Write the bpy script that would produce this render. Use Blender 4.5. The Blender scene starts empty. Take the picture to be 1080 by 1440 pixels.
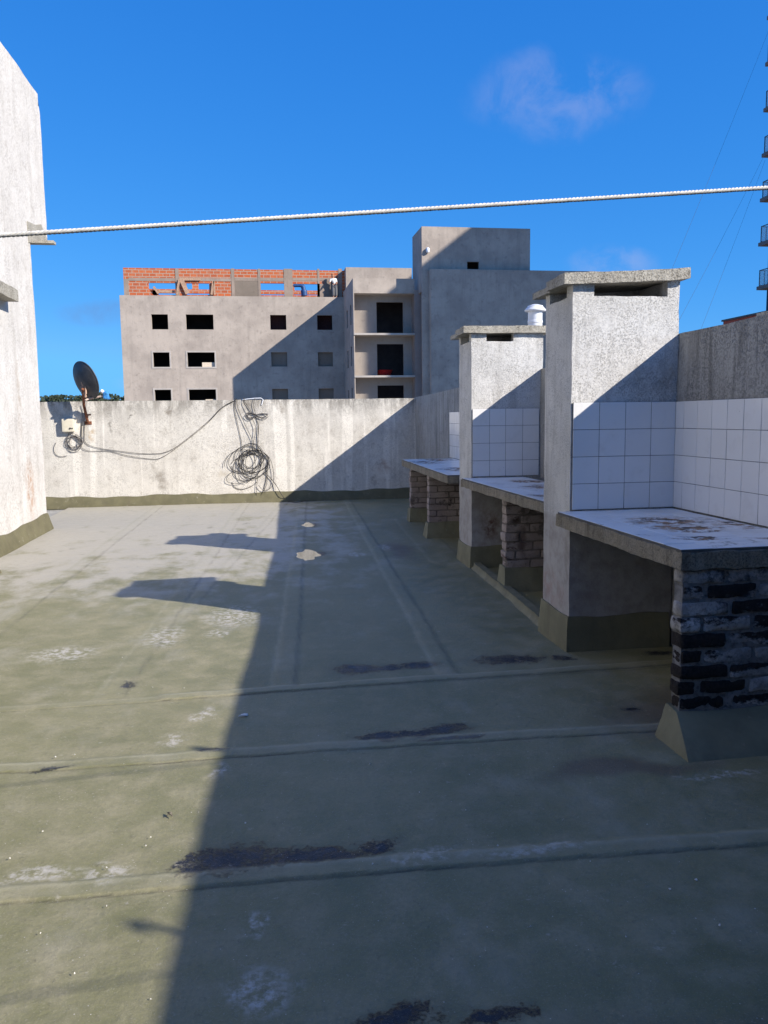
import bpy, bmesh, math, random
import numpy as np
from mathutils import Vector, Matrix, noise as mnoise
random.seed(7)
R_ = math.radians
scene = bpy.context.scene
COL = scene.collection

# ------------------------------------------------------------------ camera
FPX, CXP, CYP, EYE = 1150.0, 540.0, 720.0, 1.5
VPX, VPY, ROLL = 362.0, 589.0, 0.013
def _rot():
    d = np.array([(VPX-CXP)/FPX, (VPY-CYP)/FPX, 1.0]); d /= np.linalg.norm(d)
    p2 = np.array([(VPX+500-CXP)/FPX, (VPY-500*ROLL-CYP)/FPX, 1.0])
    n = np.cross(d, p2); n /= np.linalg.norm(n)
    if n[1] > 0: n = -n
    x = np.cross(d, n); x /= np.linalg.norm(x)
    return np.array([x, d, n])
RW = _rot()
cam_d = bpy.data.cameras.new('camera'); cam = bpy.data.objects.new('camera', cam_d); COL.objects.link(cam)
cam_d.sensor_fit = 'VERTICAL'; cam_d.sensor_height = 36.0; cam_d.lens = FPX/1440*36.0
cam_d.clip_start = 0.05; cam_d.clip_end = 5000
rt, up, bk = RW[:, 0], -RW[:, 1], -RW[:, 2]
cam.matrix_world = Matrix(((rt[0], up[0], bk[0], 0), (rt[1], up[1], bk[1], 0), (rt[2], up[2], bk[2], EYE), (0, 0, 0, 1)))
scene.camera = cam

# measured points: a pixel of the survey photo put on a known plane of the site
def ray(u, v): return RW @ np.array([(u-CXP)/FPX, (v-CYP)/FPX, 1.0])
def PZ(u, v, z=0.0):
    r = ray(u, v); t = (z-EYE)/r[2]; return Vector((r[0]*t, r[1]*t, z))
def PY(u, v, y):
    r = ray(u, v); t = y/r[1]; return Vector((r[0]*t, y, EYE+r[2]*t))
def PX(u, v, x):
    r = ray(u, v); t = x/r[0]; return Vector((x, r[1]*t, EYE+r[2]*t))

# ------------------------------------------------------------------ light
SUN = Vector((1.33, -1.0, 1.0)); SD = SUN.normalized()
ELEV = math.asin(SD.z); AZ = math.atan2(SUN.x, SUN.y)      # clockwise from +Y
sl = bpy.data.lights.new('sun', 'SUN'); so = bpy.data.objects.new('sun', sl); COL.objects.link(so)
sl.energy = 4.9; sl.angle = R_(0.55); sl.color = (1.0, 0.93, 0.83)
so.rotation_euler = SD.to_track_quat('Z', 'Y').to_euler()
scene.view_settings.view_transform = 'Standard'; scene.view_settings.look = 'None'
scene.view_settings.exposure = 0.6; scene.view_settings.gamma = 1.0
scene.cycles.max_bounces = 8

class NT:
    """tiny shader-graph helper"""
    def __init__(s, tree): s.t = tree; s.n = tree.nodes; s.l = tree.links; s._p = None
    def new(s, kind, **kw):
        n = s.n.new(kind)
        for k, v in kw.items(): setattr(n, k, v)
        return n
    def put(s, sock, v):
        if isinstance(v, bpy.types.NodeSocket): s.l.new(v, sock)
        elif v is not None:
            if sock.type == 'RGBA' and hasattr(v, '__len__') and len(v) == 3: v = (*v, 1)
            sock.default_value = v
    @property
    def P(s):
        if s._p is None: s._p = s.new('ShaderNodeNewGeometry').outputs['Position']
        return s._p
    def mul(s, vec, k):
        n = s.new('ShaderNodeVectorMath', operation='MULTIPLY'); s.put(n.inputs[0], vec); n.inputs[1].default_value = k; return n.outputs[0]
    def vadd(s, a, b):
        n = s.new('ShaderNodeVectorMath', operation='ADD'); s.put(n.inputs[0], a); s.put(n.inputs[1], b); return n.outputs[0]
    def noise(s, scale, detail=4, rough=.55, vec=None, k=None, dist=0.0, out=0):
        n = s.new('ShaderNodeTexNoise'); v = s.P if vec is None else vec
        if k: v = s.mul(v, k)
        s.put(n.inputs['Vector'], v); n.inputs['Scale'].default_value = scale; n.inputs['Detail'].default_value = detail
        n.inputs['Roughness'].default_value = rough; n.inputs['Distortion'].default_value = dist
        return n.outputs[out]
    def vor(s, scale, vec=None, k=None, out='Distance', feature='F1'):
        n = s.new('ShaderNodeTexVoronoi', feature=feature); v = s.P if vec is None else vec
        if k: v = s.mul(v, k)
        s.put(n.inputs['Vector'], v); n.inputs['Scale'].default_value = scale; return n.outputs[out]
    def m(s, op, a, b=0.0, c=None):
        n = s.new('ShaderNodeMath', operation=op); s.put(n.inputs[0], a); s.put(n.inputs[1], b)
        if c is not None: s.put(n.inputs[2], c)
        return n.outputs[0]
    def rng(s, f, a, b, c=0.0, d=1.0, smooth=True):
        n = s.new('ShaderNodeMapRange'); n.interpolation_type = 'SMOOTHSTEP' if smooth else 'LINEAR'
        s.put(n.inputs[0], f)
        for i, v in enumerate((a, b, c, d)): s.put(n.inputs[i+1], v)
        return n.outputs[0]
    def mix(s, f, a, b, blend='MIX'):
        n = s.new('ShaderNodeMix', data_type='RGBA', blend_type=blend); s.put(n.inputs[0], f); s.put(n.inputs[6], a); s.put(n.inputs[7], b); return n.outputs[2]
    def sep(s, v):
        n = s.new('ShaderNodeSeparateXYZ'); s.put(n.inputs[0], v); return n.outputs
    def blob(s, c, r, warp=None, edge=.45):
        """soft elliptical patch round world point c with radii r (z ignored when r[2] is None)"""
        v = s.P if warp is None else s.vadd(s.P, warp)
        n = s.new('ShaderNodeVectorMath', operation='SUBTRACT'); s.put(n.inputs[0], v); n.inputs[1].default_value = c
        q = s.mul(n.outputs[0], tuple(0.0 if a is None else 1.0/a for a in r))
        n = s.new('ShaderNodeVectorMath', operation='LENGTH'); s.put(n.inputs[0], q)
        return s.rng(n.outputs['Value'], 1.0, edge)
    def bump(s, h, strength=.5, dist=.01, normal=None):
        n = s.new('ShaderNodeBump'); s.put(n.inputs['Height'], h); n.inputs['Strength'].default_value = strength
        n.inputs['Distance'].default_value = dist
        if normal is not None: s.put(n.inputs['Normal'], normal)
        return n.outputs[0]

def material(name):
    mt = bpy.data.materials.new(name); mt.use_nodes = True; t = NT(mt.node_tree); t.n.clear()
    t.out_n = t.new('ShaderNodeOutputMaterial'); t.b = t.new('ShaderNodeBsdfPrincipled')
    t.l.new(t.b.outputs[0], t.out_n.inputs[0])
    def fin(col, rough=.85, normal=None, spec=.3, metal=0.0, **kw):
        t.put(t.b.inputs['Base Color'], col); t.put(t.b.inputs['Roughness'], rough); t.put(t.b.inputs['Specular IOR Level'], spec)
        t.put(t.b.inputs['Metallic'], metal)
        if normal is not None: t.put(t.b.inputs['Normal'], normal)
        for k, v in kw.items(): t.put(t.b.inputs[k], v)
        return mt
    t.fin = fin
    return t

# world: clear winter sky with two faint wisps of cloud
w = bpy.data.worlds.new('World'); scene.world = w; w.use_nodes = True
wt = NT(w.node_tree); wt.n.clear()
sky = wt.new('ShaderNodeTexSky', sky_type='NISHITA'); sky.sun_disc = False
sky.sun_elevation = ELEV; sky.sun_rotation = AZ; sky.air_density = 1.0; sky.dust_density = 0.0; sky.ozone_density = 4.0; sky.altitude = 1500
# grade of the clear-sky colour, channel by channel, to the deep winter blue of the day
SKY_STR = 0.07; EXPM = 2**0.6
ss_ = wt.new('ShaderNodeSeparateColor'); wt.l.new(sky.outputs[0], ss_.inputs[0]); sc_ = wt.new('ShaderNodeCombineColor')
for i, (lo_, ref, gm_) in enumerate(((.150, .39, 1.12), (.51, .63, .62), (1.06, .85, .37))):
    kx = SKY_STR*EXPM
    wt.put(sc_.inputs[i], wt.m('MULTIPLY', wt.m('MINIMUM', wt.m('POWER', wt.m('MULTIPLY', ss_.outputs[i], kx/ref), gm_), 1.1), lo_/kx))
tc = wt.new('ShaderNodeTexCoord').outputs['Generated']
def wcloud(u, v, ru, rv, amt, lo=.40, hi=.70):
    c = Vector(ray(u, v)).normalized(); h = Vector(ray(u+100, v)).normalized()-c; h.normalize(); vv = c.cross(h)
    def dot(a, s):
        n = wt.new('ShaderNodeVectorMath', operation='DOT_PRODUCT'); wt.put(n.inputs[0], tc); n.inputs[1].default_value = a; return n.outputs['Value']
    wn = wt.noise(7, 5, .6, vec=tc); wn2 = wt.noise(8.3, 5, .6, vec=wt.vadd(tc, (3, 1, 7)))
    a = wt.m('MULTIPLY', wt.m('ADD', dot(h, 0), wt.m('MULTIPLY', wt.m('SUBTRACT', wn, .5), ru/1150*.9)), 1150/ru)
    b = wt.m('MULTIPLY', wt.m('ADD', wt.m('SUBTRACT', dot(vv, 0), c.dot(vv)), wt.m('MULTIPLY', wt.m('SUBTRACT', wn2, .5), rv/1150*1.2)), 1150/rv)
    r = wt.m('ADD', wt.m('MULTIPLY', a, a), wt.m('MULTIPLY', b, b))
    front = wt.rng(dot(c, 0), .5, .8)
    body = wt.rng(wt.noise(16, 6, .62, vec=tc, dist=.4), lo, hi)
    return wt.m('MULTIPLY', wt.m('MULTIPLY', wt.m('MULTIPLY', wt.rng(r, 1.0, .0), body), front), amt)
mk = wcloud(722, 130, 125, 60, .22)
for args in ((815, 372, 70, 28, .26), (150, 540, 40, 14, .25)):
    mk = wt.m('MAXIMUM', mk, wcloud(*args))
csky = wt.mix(mk, sc_.outputs[0], (5.2, 5.3, 7.4, 1))
csky = wt.mix(wcloud(98, 440, 62, 20, .6, .25, .6), csky, (1.5, 2.9, 6.0, 1))
bgn = wt.new('ShaderNodeBackground'); wt.put(bgn.inputs[0], csky); bgn.inputs[1].default_value = SKY_STR
wo = wt.new('ShaderNodeOutputWorld'); wt.l.new(bgn.outputs[0], wo.inputs[0])

# ------------------------------------------------------------------ mesh helpers
def tag(o, label=None, cat=None, group=None, kind=None):
    if label: o['label'] = label
    if cat: o['category'] = cat
    if group: o['group'] = group
    if kind: o['kind'] = kind
    return o
def thing(name, loc, label, cat, group=None):
    o = bpy.data.objects.new(name, None); COL.objects.link(o); o.location = loc
    o.empty_display_size = .2
    return tag(o, label, cat, group)

class MB:
    def __init__(s): s.v = []; s.f = []; s.tone = []; s.cur = .5
    def add(s, vs, fs):
        b = len(s.v); s.v += [Vector(p) for p in vs]; s.f += [tuple(i+b for i in q) for q in fs]; s.tone += [s.cur]*len(fs); return b
    def box(s, x0, x1, y0, y1, z0, z1):
        s.add([(x0,y0,z0),(x1,y0,z0),(x1,y1,z0),(x0,y1,z0),(x0,y0,z1),(x1,y0,z1),(x1,y1,z1),(x0,y1,z1)],
              [(0,3,2,1),(4,5,6,7),(0,1,5,4),(1,2,6,5),(2,3,7,6),(3,0,4,7)])
    def hexa(s, p):     # 8 points, bottom ring then top ring (counter-clockwise from above)
        s.add(p, [(0,3,2,1),(4,5,6,7),(0,1,5,4),(1,2,6,5),(2,3,7,6),(3,0,4,7)])
    def prism(s, poly, axis, a, b):
        n = len(poly)
        def P(q, t): return {'x': (t, q[0], q[1]), 'y': (q[0], t, q[1]), 'z': (q[0], q[1], t)}[axis]
        s.add([P(q, a) for q in poly]+[P(q, b) for q in poly],
              [tuple(range(n)), tuple(range(2*n-1, n-1, -1))]+[(i, i+n, (i+1) % n+n, (i+1) % n) for i in range(n)])
    def frustum(s, x0, x1, y0, y1, z0, z1, dx0, dx1, dy0, dy1):   # foot splayed outwards
        s.hexa([(x0-dx0,y0-dy0,z0),(x1+dx1,y0-dy0,z0),(x1+dx1,y1+dy1,z0),(x0-dx0,y1+dy1,z0),(x0,y0,z1),(x1,y0,z1),(x1,y1,z1),(x0,y1,z1)])
    def tube(s, pts, r, n=8, closed=False):
        pts = [Vector(p) for p in pts]; N = len(pts); rr = r if hasattr(r, '__len__') else [r]*N
        ref = None; rings = []
        for i, p in enumerate(pts):
            a = pts[i-1] if (i > 0 or closed) else p; b = pts[(i+1) % N] if (i < N-1 or closed) else p
            t = (b-a)
            if t.length < 1e-9: t = Vector((0,0,1))
            t.normalize()
            if ref is None: ref = Vector((0,0,1)) if abs(t.z) < .9 else Vector((1,0,0))
            ref = (ref-t*ref.dot(t))
            if ref.length < 1e-6: ref = t.orthogonal()
            ref.normalize(); bi = t.cross(ref)
            rings.append([p+(ref*math.cos(2*math.pi*k/n)+bi*math.sin(2*math.pi*k/n))*rr[i] for k in range(n)])
        vs = [q for g in rings for q in g]; fs = []
        for i in range(N if closed else N-1):
            j = (i+1) % N
            for k in range(n): fs.append((i*n+k, i*n+(k+1) % n, j*n+(k+1) % n, j*n+k))
        if not closed: fs += [tuple(range(n-1, -1, -1)), tuple((N-1)*n+k for k in range(n))]
        s.add(vs, fs)
    def lathe(s, prof, c, n=24):
        vs = [(c[0]+r*math.cos(2*math.pi*k/n), c[1]+r*math.sin(2*math.pi*k/n), c[2]+z) for r, z in prof for k in range(n)]
        fs = [(i*n+k, i*n+(k+1) % n, (i+1)*n+(k+1) % n, (i+1)*n+k) for i in range(len(prof)-1) for k in range(n)]
        fs += [tuple(range(n-1, -1, -1)), tuple((len(prof)-1)*n+k for k in range(n))]
        s.add(vs, fs)
    def gbox(s, x0, x1, y0, y1, z0, z1, res, warp=None):
        """box whose six faces are fine grids sharing their edge vertices; warp(p) -> p moves every vertex"""
        def ticks(a, b): k = max(1, int(round((b-a)/res))); return [a+(b-a)*i/k for i in range(k+1)]
        X, Y, Z = ticks(x0,x1), ticks(y0,y1), ticks(z0,z1); idx = {}; vs = []; fs = []
        def V(i, j, k):
            if (i,j,k) not in idx:
                p = Vector((X[i],Y[j],Z[k])); idx[(i,j,k)] = len(vs); vs.append(warp(p) if warp else p)
            return idx[(i,j,k)]
        a, b, c = len(X)-1, len(Y)-1, len(Z)-1
        for i in range(a):
            for j in range(b):
                fs.append((V(i,j,0),V(i,j+1,0),V(i+1,j+1,0),V(i+1,j,0))); fs.append((V(i,j,c),V(i+1,j,c),V(i+1,j+1,c),V(i,j+1,c)))
        for i in range(a):
            for k in range(c):
                fs.append((V(i,0,k),V(i+1,0,k),V(i+1,0,k+1),V(i,0,k+1))); fs.append((V(i,b,k),V(i,b,k+1),V(i+1,b,k+1),V(i+1,b,k)))
        for j in range(b):
            for k in range(c):
                fs.append((V(0,j,k),V(0,j,k+1),V(0,j+1,k+1),V(0,j+1,k))); fs.append((V(a,j,k),V(a,j+1,k),V(a,j+1,k+1),V(a,j,k+1)))
        s.add(vs, fs)
    def sheet(s, us, vs_, holes, P, depth):
        """wall with rectangular holes: P(u, v, w) with w running 0..depth into the wall"""
        U = sorted(set(list(us)+[h[0] for h in holes]+[h[1] for h in holes])); V_ = sorted(set(list(vs_)+[h[2] for h in holes]+[h[3] for h in holes]))
        nu, nv = len(U)-1, len(V_)-1
        solid = [[not any(h[0]-1e-6 <= (U[i]+U[i+1])/2 <= h[1]+1e-6 and h[2]-1e-6 <= (V_[j]+V_[j+1])/2 <= h[3]+1e-6 for h in holes) for j in range(nv)] for i in range(nu)]
        idx = {}; pv = []; fs = []
        def Q(i, j, w):
            if (i,j,w) not in idx: idx[(i,j,w)] = len(pv); pv.append(P(U[i], V_[j], depth if w else 0.0))
            return idx[(i,j,w)]
        S = lambda i, j: 0 <= i < nu and 0 <= j < nv and solid[i][j]
        for i in range(nu):
            for j in range(nv):
                if not solid[i][j]: continue
                fs.append((Q(i,j,0),Q(i+1,j,0),Q(i+1,j+1,0),Q(i,j+1,0))); fs.append((Q(i,j,1),Q(i,j+1,1),Q(i+1,j+1,1),Q(i+1,j,1)))
                if not S(i-1,j): fs.append((Q(i,j,0),Q(i,j+1,0),Q(i,j+1,1),Q(i,j,1)))
                if not S(i+1,j): fs.append((Q(i+1,j,0),Q(i+1,j,1),Q(i+1,j+1,1),Q(i+1,j+1,0)))
                if not S(i,j-1): fs.append((Q(i,j,0),Q(i,j,1),Q(i+1,j,1),Q(i+1,j,0)))
                if not S(i,j+1): fs.append((Q(i,j+1,0),Q(i+1,j+1,0),Q(i+1,j+1,1),Q(i,j+1,1)))
        s.add(pv, fs)
    def build(s, name, mat, parent=None, smooth=None, loc=None):
        o_ = Vector(loc or (0,0,0)); q_ = parent
        while q_ is not None: o_ = o_+Vector(q_.location); q_ = q_.parent
        me = bpy.data.meshes.new(name); me.from_pydata([tuple(p-o_) for p in s.v], [], s.f)
        if len(set(s.tone)) > 1:
            at = me.attributes.new('tone', 'FLOAT', 'FACE'); at.data.foreach_set('value', s.tone)
        me.materials.append(mat)
        bm = bmesh.new(); bm.from_mesh(me); bmesh.ops.recalc_face_normals(bm, faces=bm.faces); bm.to_mesh(me); bm.free()
        if smooth:
            me.polygons.foreach_set('use_smooth', [True]*len(me.polygons)); me.set_sharp_from_angle(angle=R_(smooth))
        me.update()
        ob = bpy.data.objects.new(name, me); COL.objects.link(ob)
        if parent is not None: ob.parent = parent
        elif loc: ob.location = loc
        return ob

def rough(amp, freq, seed=0.0):
    off = Vector((seed, seed*1.7, -seed))
    def f(p):
        q = p*freq+off
        return p+mnoise.noise_vector(q)*amp+mnoise.noise_vector(q*3.1)*amp*.4
    return f
def catmull(pts, k=8):
    pts = [Vector(p) for p in pts]; out = []
    for i in range(len(pts)-1):
        p0 = pts[max(i-1,0)]; p1 = pts[i]; p2 = pts[i+1]; p3 = pts[min(i+2,len(pts)-1)]
        for j in range(k):
            t = j/k; out.append(.5*((2*p1)+(p2-p0)*t+(2*p0-5*p1+4*p2-p3)*t*t+(3*p1-p0-3*p2+p3)*t*t*t))
    return out+[pts[-1]]
def copy_tree(o, parent=None):
    c = o.copy(); COL.objects.link(c); c.parent = parent
    for ch in list(o.children): copy_tree(ch, c)
    return c

# ------------------------------------------------------------------ materials
YB = PZ(300, 708).y                       # face of the back parapet at deck level
Y1 = PZ(800, 917).y+.034                       # front of the near chimney
Y2 = PZ(663, 799).y+.034                       # front of the far chimney
def m_floor():
    t = material('roof_membrane'); x, y, z = t.sep(t.P)
    wv = t.mul(t.noise(6, 6, .72, out=1), (.24,.16,0)); wv = t.vadd(wv, (-.12,-.08,0))
    wb = t.mul(t.noise(1.3, 3, .6, out=1), (.7,.7,0)); wb = t.vadd(wb, (-.35,-.35,0))
    n1 = t.noise(.9, 5, .6); n2 = t.noise(6, 6, .65); n3 = t.noise(60, 3, .6); n4 = t.noise(2.6, 5, .62, k=(1,.6,1))
    base = t.mix(t.rng(n1, .3, .7), (.163,.162,.073), (.228,.215,.111))
    base = t.mix(t.rng(n2, .35, .75), base, (.285,.262,.165)); base = t.mix(t.m('MULTIPLY', t.rng(n3, .3, .8), .35), base, (.14,.13,.09))
    # worn, dusty surface towards the back and left of the roof
    far = t.m('MULTIPLY', t.rng(y, 4.5, 11.5), t.rng(x, 2.3, -.8))
    worn = t.m('MULTIPLY', t.rng(t.m('ADD', n4, t.m('MULTIPLY', far, .34)), .52, .78), t.rng(far, 0, .5, .35, 1))
    base = t.mix(t.m('MULTIPLY', worn, .9), base, (.40,.37,.31))
    base = t.mix(t.m('MULTIPLY', t.rng(t.noise(3.3, 6, .7, k=(1,.8,1)), .6, .74), t.rng(far, .25, .7)), base, (.17,.16,.115))
    # broad muddy and bare patches
    brown = None
    for c, r in (((2.2,3.7,0),(.75,.5,None)), ((2.3,2.5,0),(.7,.35,None)), ((1.2,1.6,0),(.9,.3,None)), ((2.1,1.5,0),(.6,.3,None)), ((1.55,9.0,0),(.25,.9,None)), ((1.5,3.2,0),(.5,.12,None))):
        b = t.blob(c, r, wb, .2); brown = b if brown is None else t.m('MAXIMUM', brown, b)
    base = t.mix(t.m('MULTIPLY', brown, .62), base, (.13,.088,.066))
    pale = None
    def pt(u, v): p = PZ(u, v); return (p.x, p.y, 0)
    for (u, v), r in (((365,1393),(.12,.13,None)),((360,1300),(.05,.08,None)),((600,1205),(.22,.06,None)),((760,1195),(.3,.05,None)),((290,1005),(.07,.14,None)),((245,1040),(.09,.12,None)),((310,1085),(.06,.1,None)),
                      ((230,895),(.2,.4,None)),((330,865),(.3,.5,None)),((150,1225),(.14,.09,None)),((40,1230),(.2,.08,None)),((305,890),(.1,.15,None)),((90,920),(.3,.25,None)),((1010,1090),(.28,.035,None)),((500,780),(.14,.2,None)),((540,770),(.1,.3,None)),((260,1215),(.05,.05,None))):
        b = t.blob(pt(u, v), r, wv, .25); pale = b if pale is None else t.m('MAXIMUM', pale, b)
    pale = t.m('MULTIPLY', pale, t.rng(t.noise(22, 5, .7), .42, .62))
    base = t.mix(t.m('MULTIPLY', pale, .75), base, (.52,.49,.45))
    dark = None
    for (u, v), r in (((325,1207),(.27,.19,None)),((275,1217),(.14,.13,None)),((395,1207),(.16,.12,None)),((290,1200),(.14,.12,None)),((450,1203),(.30,.10,None)),((530,1188),(.15,.09,None)),((500,942),(.24,.19,None)),((590,936),(.22,.13,None)),((545,940),(.2,.13,None)),((585,1032),(.2,.10,None)),((790,925),(.15,.12,None)),((715,927),(.40,.19,None)),((540,1036),(.24,.11,None)),((625,1027),(.22,.11,None)),((884,996),(.09,.07,None)),
                      ((560,1432),(.2,.07,None)),((181,965),(.085,.11,None)),((930,918),(.2,.08,None)),((640,1040),(.3,.04,None)),((700,1430),(.2,.05,None)),((980,1050),(.12,.08,None)),((70,1080),(.14,.04,None)),((300,1056),(.12,.04,None)),((440,738),(.13,.35,None)),((450,778),(.16,.25,None))):
        b = t.blob(pt(u, v), r, wv, .2); dark = b if dark is None else t.m('MAXIMUM', dark, b)
    dk = t.m('MULTIPLY', t.rng(t.m('ADD', t.m('MULTIPLY', dark, .34), t.m('ADD', t.m('MULTIPLY', t.noise(15, 6, .75), .6), t.m('MULTIPLY', t.noise(95, 5, .8), .6))), .80, .93), t.rng(dark, .03, .5)); dks = t.m('MULTIPLY', dark, .38)
    base = t.mix(dks, base, (.052,.054,.056)); base = t.mix(dk, base, (.006,.009,.017))
    lip = t.new('ShaderNodeAttribute', attribute_name='seam_lip').outputs['Fac']; sd = t.new('ShaderNodeAttribute', attribute_name='seam_dirt').outputs['Fac']
    brk = t.rng(t.noise(3.5, 5, .7), .3, .62, .25, 1)
    base = t.mix(t.m('MULTIPLY', t.m('MULTIPLY', lip, brk), .55), base, (.35,.33,.23))
    base = t.mix(t.m('MULTIPLY', t.m('MULTIPLY', sd, brk), .8), base, (.045,.042,.032))
    flecks = t.m('MULTIPLY', t.rng(t.vor(17), .055, .035), t.rng(t.noise(2.2, 2), .5, .62))
    base = t.mix(flecks, base, (.55,.53,.48))
    g1 = t.noise(190, 3, .7); g2 = t.noise(23, 7, .8)
    base = t.mix(t.m('MULTIPLY', t.rng(g1, .56, .72), .4), base, (.42,.39,.33)); base = t.mix(t.m('MULTIPLY', t.rng(g2, .55, .70), .4), base, (.085,.075,.05))
    base = t.mix(t.m('MULTIPLY', t.rng(t.noise(17, 7, .8, vec=t.vadd(t.P, (3,9,0))), .60, .68), .45), base, (.44,.41,.35))
    tiny = t.m('MULTIPLY', t.rng(t.vor(46), .10, .06), t.rng(t.noise(5, 2, vec=t.vadd(t.P, (8,1,0))), .52, .60)); base = t.mix(tiny, base, (.52,.49,.44))
    h = t.m('ADD', t.m('MULTIPLY', n2, .5), t.m('ADD', t.m('MULTIPLY', n3, .22), t.m('MULTIPLY', t.noise(1.6, 3), 1.2)))
    h = t.m('ADD', h, t.m('ADD', t.m('MULTIPLY', g2, .35), t.m('MULTIPLY', g1, .10)))
    h = t.m('ADD', h, t.m('MULTIPLY', dk, .5)); h = t.m('ADD', h, t.m('MULTIPLY', flecks, .5))
    return t.fin(base, t.m('SUBTRACT', t.rng(n2, .3, .8, .52, .8), t.m('MULTIPLY', dk, .22)), t.bump(h, .7, .012), .38)
def m_skirting(tint=(.165,.156,.098)):
    t = material('green_membrane'); n = t.noise(5, 5, .6); s = t.noise(9, 4, .6, k=(1,1,.18)); f = t.noise(70, 3)
    c = t.mix(t.rng(n, .3, .7), tint, tuple(a*1.35 for a in tint)); c = t.mix(t.m('MULTIPLY', t.rng(s, .5, .75), .5), c, (.12,.10,.065))
    c = t.mix(t.m('MULTIPLY', t.rng(t.noise(14, 5, .7), .6, .72), .5), c, (.36,.33,.26))
    return t.fin(c, .68, t.bump(t.m('ADD', n, t.m('MULTIPLY', f, .3)), .5, .01), .35)
def m_plaster(name, pale, mid, dark, streak=1.0, speck=0.0, speck_col=(.06,.055,.05), sc=1.0, blobs=(), bumpd=.008, top=None, pits=70, dry=None, drips=0):
    t = material(name); x, y, z = t.sep(t.P)
    n1 = t.noise(1.6*sc, 6, .62); n2 = t.noise(7*sc, 6, .68); n3 = t.noise(45*sc, 4, .65)
    s1 = t.noise(5.5*sc, 5, .6, k=(1,1,.1)); s2 = t.noise(22*sc, 4, .6, k=(1,1,.06))
    c = t.mix(t.rng(n1, .32, .68), pale, mid)
    c = t.mix(t.m('MULTIPLY', t.rng(n2, .52, .78), .7), c, dark)
    if streak:
        c = t.mix(t.m('MULTIPLY', t.rng(s1, .50, .72), .75*streak), c, dark)
        c = t.mix(t.m('MULTIPLY', t.rng(s2, .52, .75), .5*streak), c, dark)
        c = t.mix(t.m('MULTIPLY', t.rng(t.noise(8*sc, 4, .5, vec=t.vadd(t.P, (9,4,0)), k=(1,1,.05)), .56, .68), .55*streak), c, pale)
    if drips:
        c = t.mix(t.m('MULTIPLY', t.rng(t.noise(4.2, 4, .55, vec=t.vadd(t.P, (17,4,0)), k=(1,1,.035)), .53, .60), drips), c, tuple(min(.8, a*1.15) for a in pale))
    if top:
        c = t.mix(t.m('MULTIPLY', t.m('MULTIPLY', t.rng(z, top-.45, top), t.rng(t.noise(9, 5, .7, k=(1,1,.3)), .34, .62)), .75), c, tuple(a*.55 for a in dark))
    sp = t.m('MULTIPLY', t.rng(t.noise(pits, 5, .78), .49, .60), t.rng(t.noise(3.1*sc, 5, .7, vec=t.vadd(t.P, (4,8,2))), .28, .66, .25, 1))
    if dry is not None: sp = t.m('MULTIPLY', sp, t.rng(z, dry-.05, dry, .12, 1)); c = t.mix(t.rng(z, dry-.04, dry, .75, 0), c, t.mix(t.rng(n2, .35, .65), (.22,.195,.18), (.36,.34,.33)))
    if speck: c = t.mix(t.m('MULTIPLY', sp, speck), c, speck_col)
    for cc, r, col, a in blobs:
        wv = t.vadd(t.mul(t.noise(6, 4, .6, out=1), (.3,.3,.3)), (-.15,-.15,-.15))
        c = t.mix(t.m('MULTIPLY', t.m('MULTIPLY', t.blob(cc, r, wv, .2), t.rng(t.noise(9, 5, .7), .35, .6)), a), c, col)
    h = t.m('ADD', t.m('MULTIPLY', n2, .8), t.m('SUBTRACT', t.m('MULTIPLY', n3, .5), t.m('MULTIPLY', sp, .5 if speck else 0)))
    return t.fin(c, .9, t.bump(h, .75, bumpd), .2)
def m_simple(name, col, rough=.6, metal=0, spec=.4, var=.25, sc=12):
    t = material(name); n = t.noise(sc, 5, .65)
    c = t.mix(t.rng(n, .3, .7), tuple(a*(1-var) for a in col), tuple(min(1, a*(1+var)) for a in col))
    return t.fin(c, rough, t.bump(n, .25, .004), spec, metal)
def m_tile(name, stain=0.0, worn=()):
    t = material(name); n = t.noise(9, 5, .65)
    g = t.new('ShaderNodeAttribute', attribute_name='tone').outputs['Fac']
    c = t.mix(t.rng(g, 0, 1, 0, 1, False), (.755,.745,.73), (.80,.79,.775)); c = t.mix(t.m('MULTIPLY', t.rng(n, .5, .8), .3), c, (.55,.53,.49))
    c = t.mix(t.m('MULTIPLY', t.rng(t.noise(55, 4, .7), .69, .74), t.rng(t.noise(6, 3), .45, .6)), c, (.10,.09,.08))
    r = .16
    if stain:
        big = None
        wv = t.vadd(t.mul(t.noise(7, 5, .65, out=1), (.5,.5,0)), (-.25,-.25,0))
        for cc, rr in worn:
            b = t.blob(cc, rr, wv, .35); big = b if big is None else t.m('MAXIMUM', big, b)
        m1 = t.m('MULTIPLY', big, t.rng(t.noise(11, 6, .72), .40, .52))
        c = t.mix(t.m('MULTIPLY', t.rng(t.noise(2.6, 5, .6), .5, .75), .4), c, (.42,.37,.30))
        c = t.mix(m1, c, t.mix(t.rng(t.noise(13, 4, .6), .4, .62), (.36,.20,.10), (.085,.065,.05)))
        c = t.mix(t.m('MULTIPLY', t.rng(t.noise(3.2, 6, .72, vec=t.vadd(t.P, (5,2,0))), .60, .66), stain), c, (.10,.085,.07))
        r = t.rng(m1, 0, 1, .28, .85)
    return t.fin(c, r, t.bump(n, .10, .003), .5)
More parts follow.
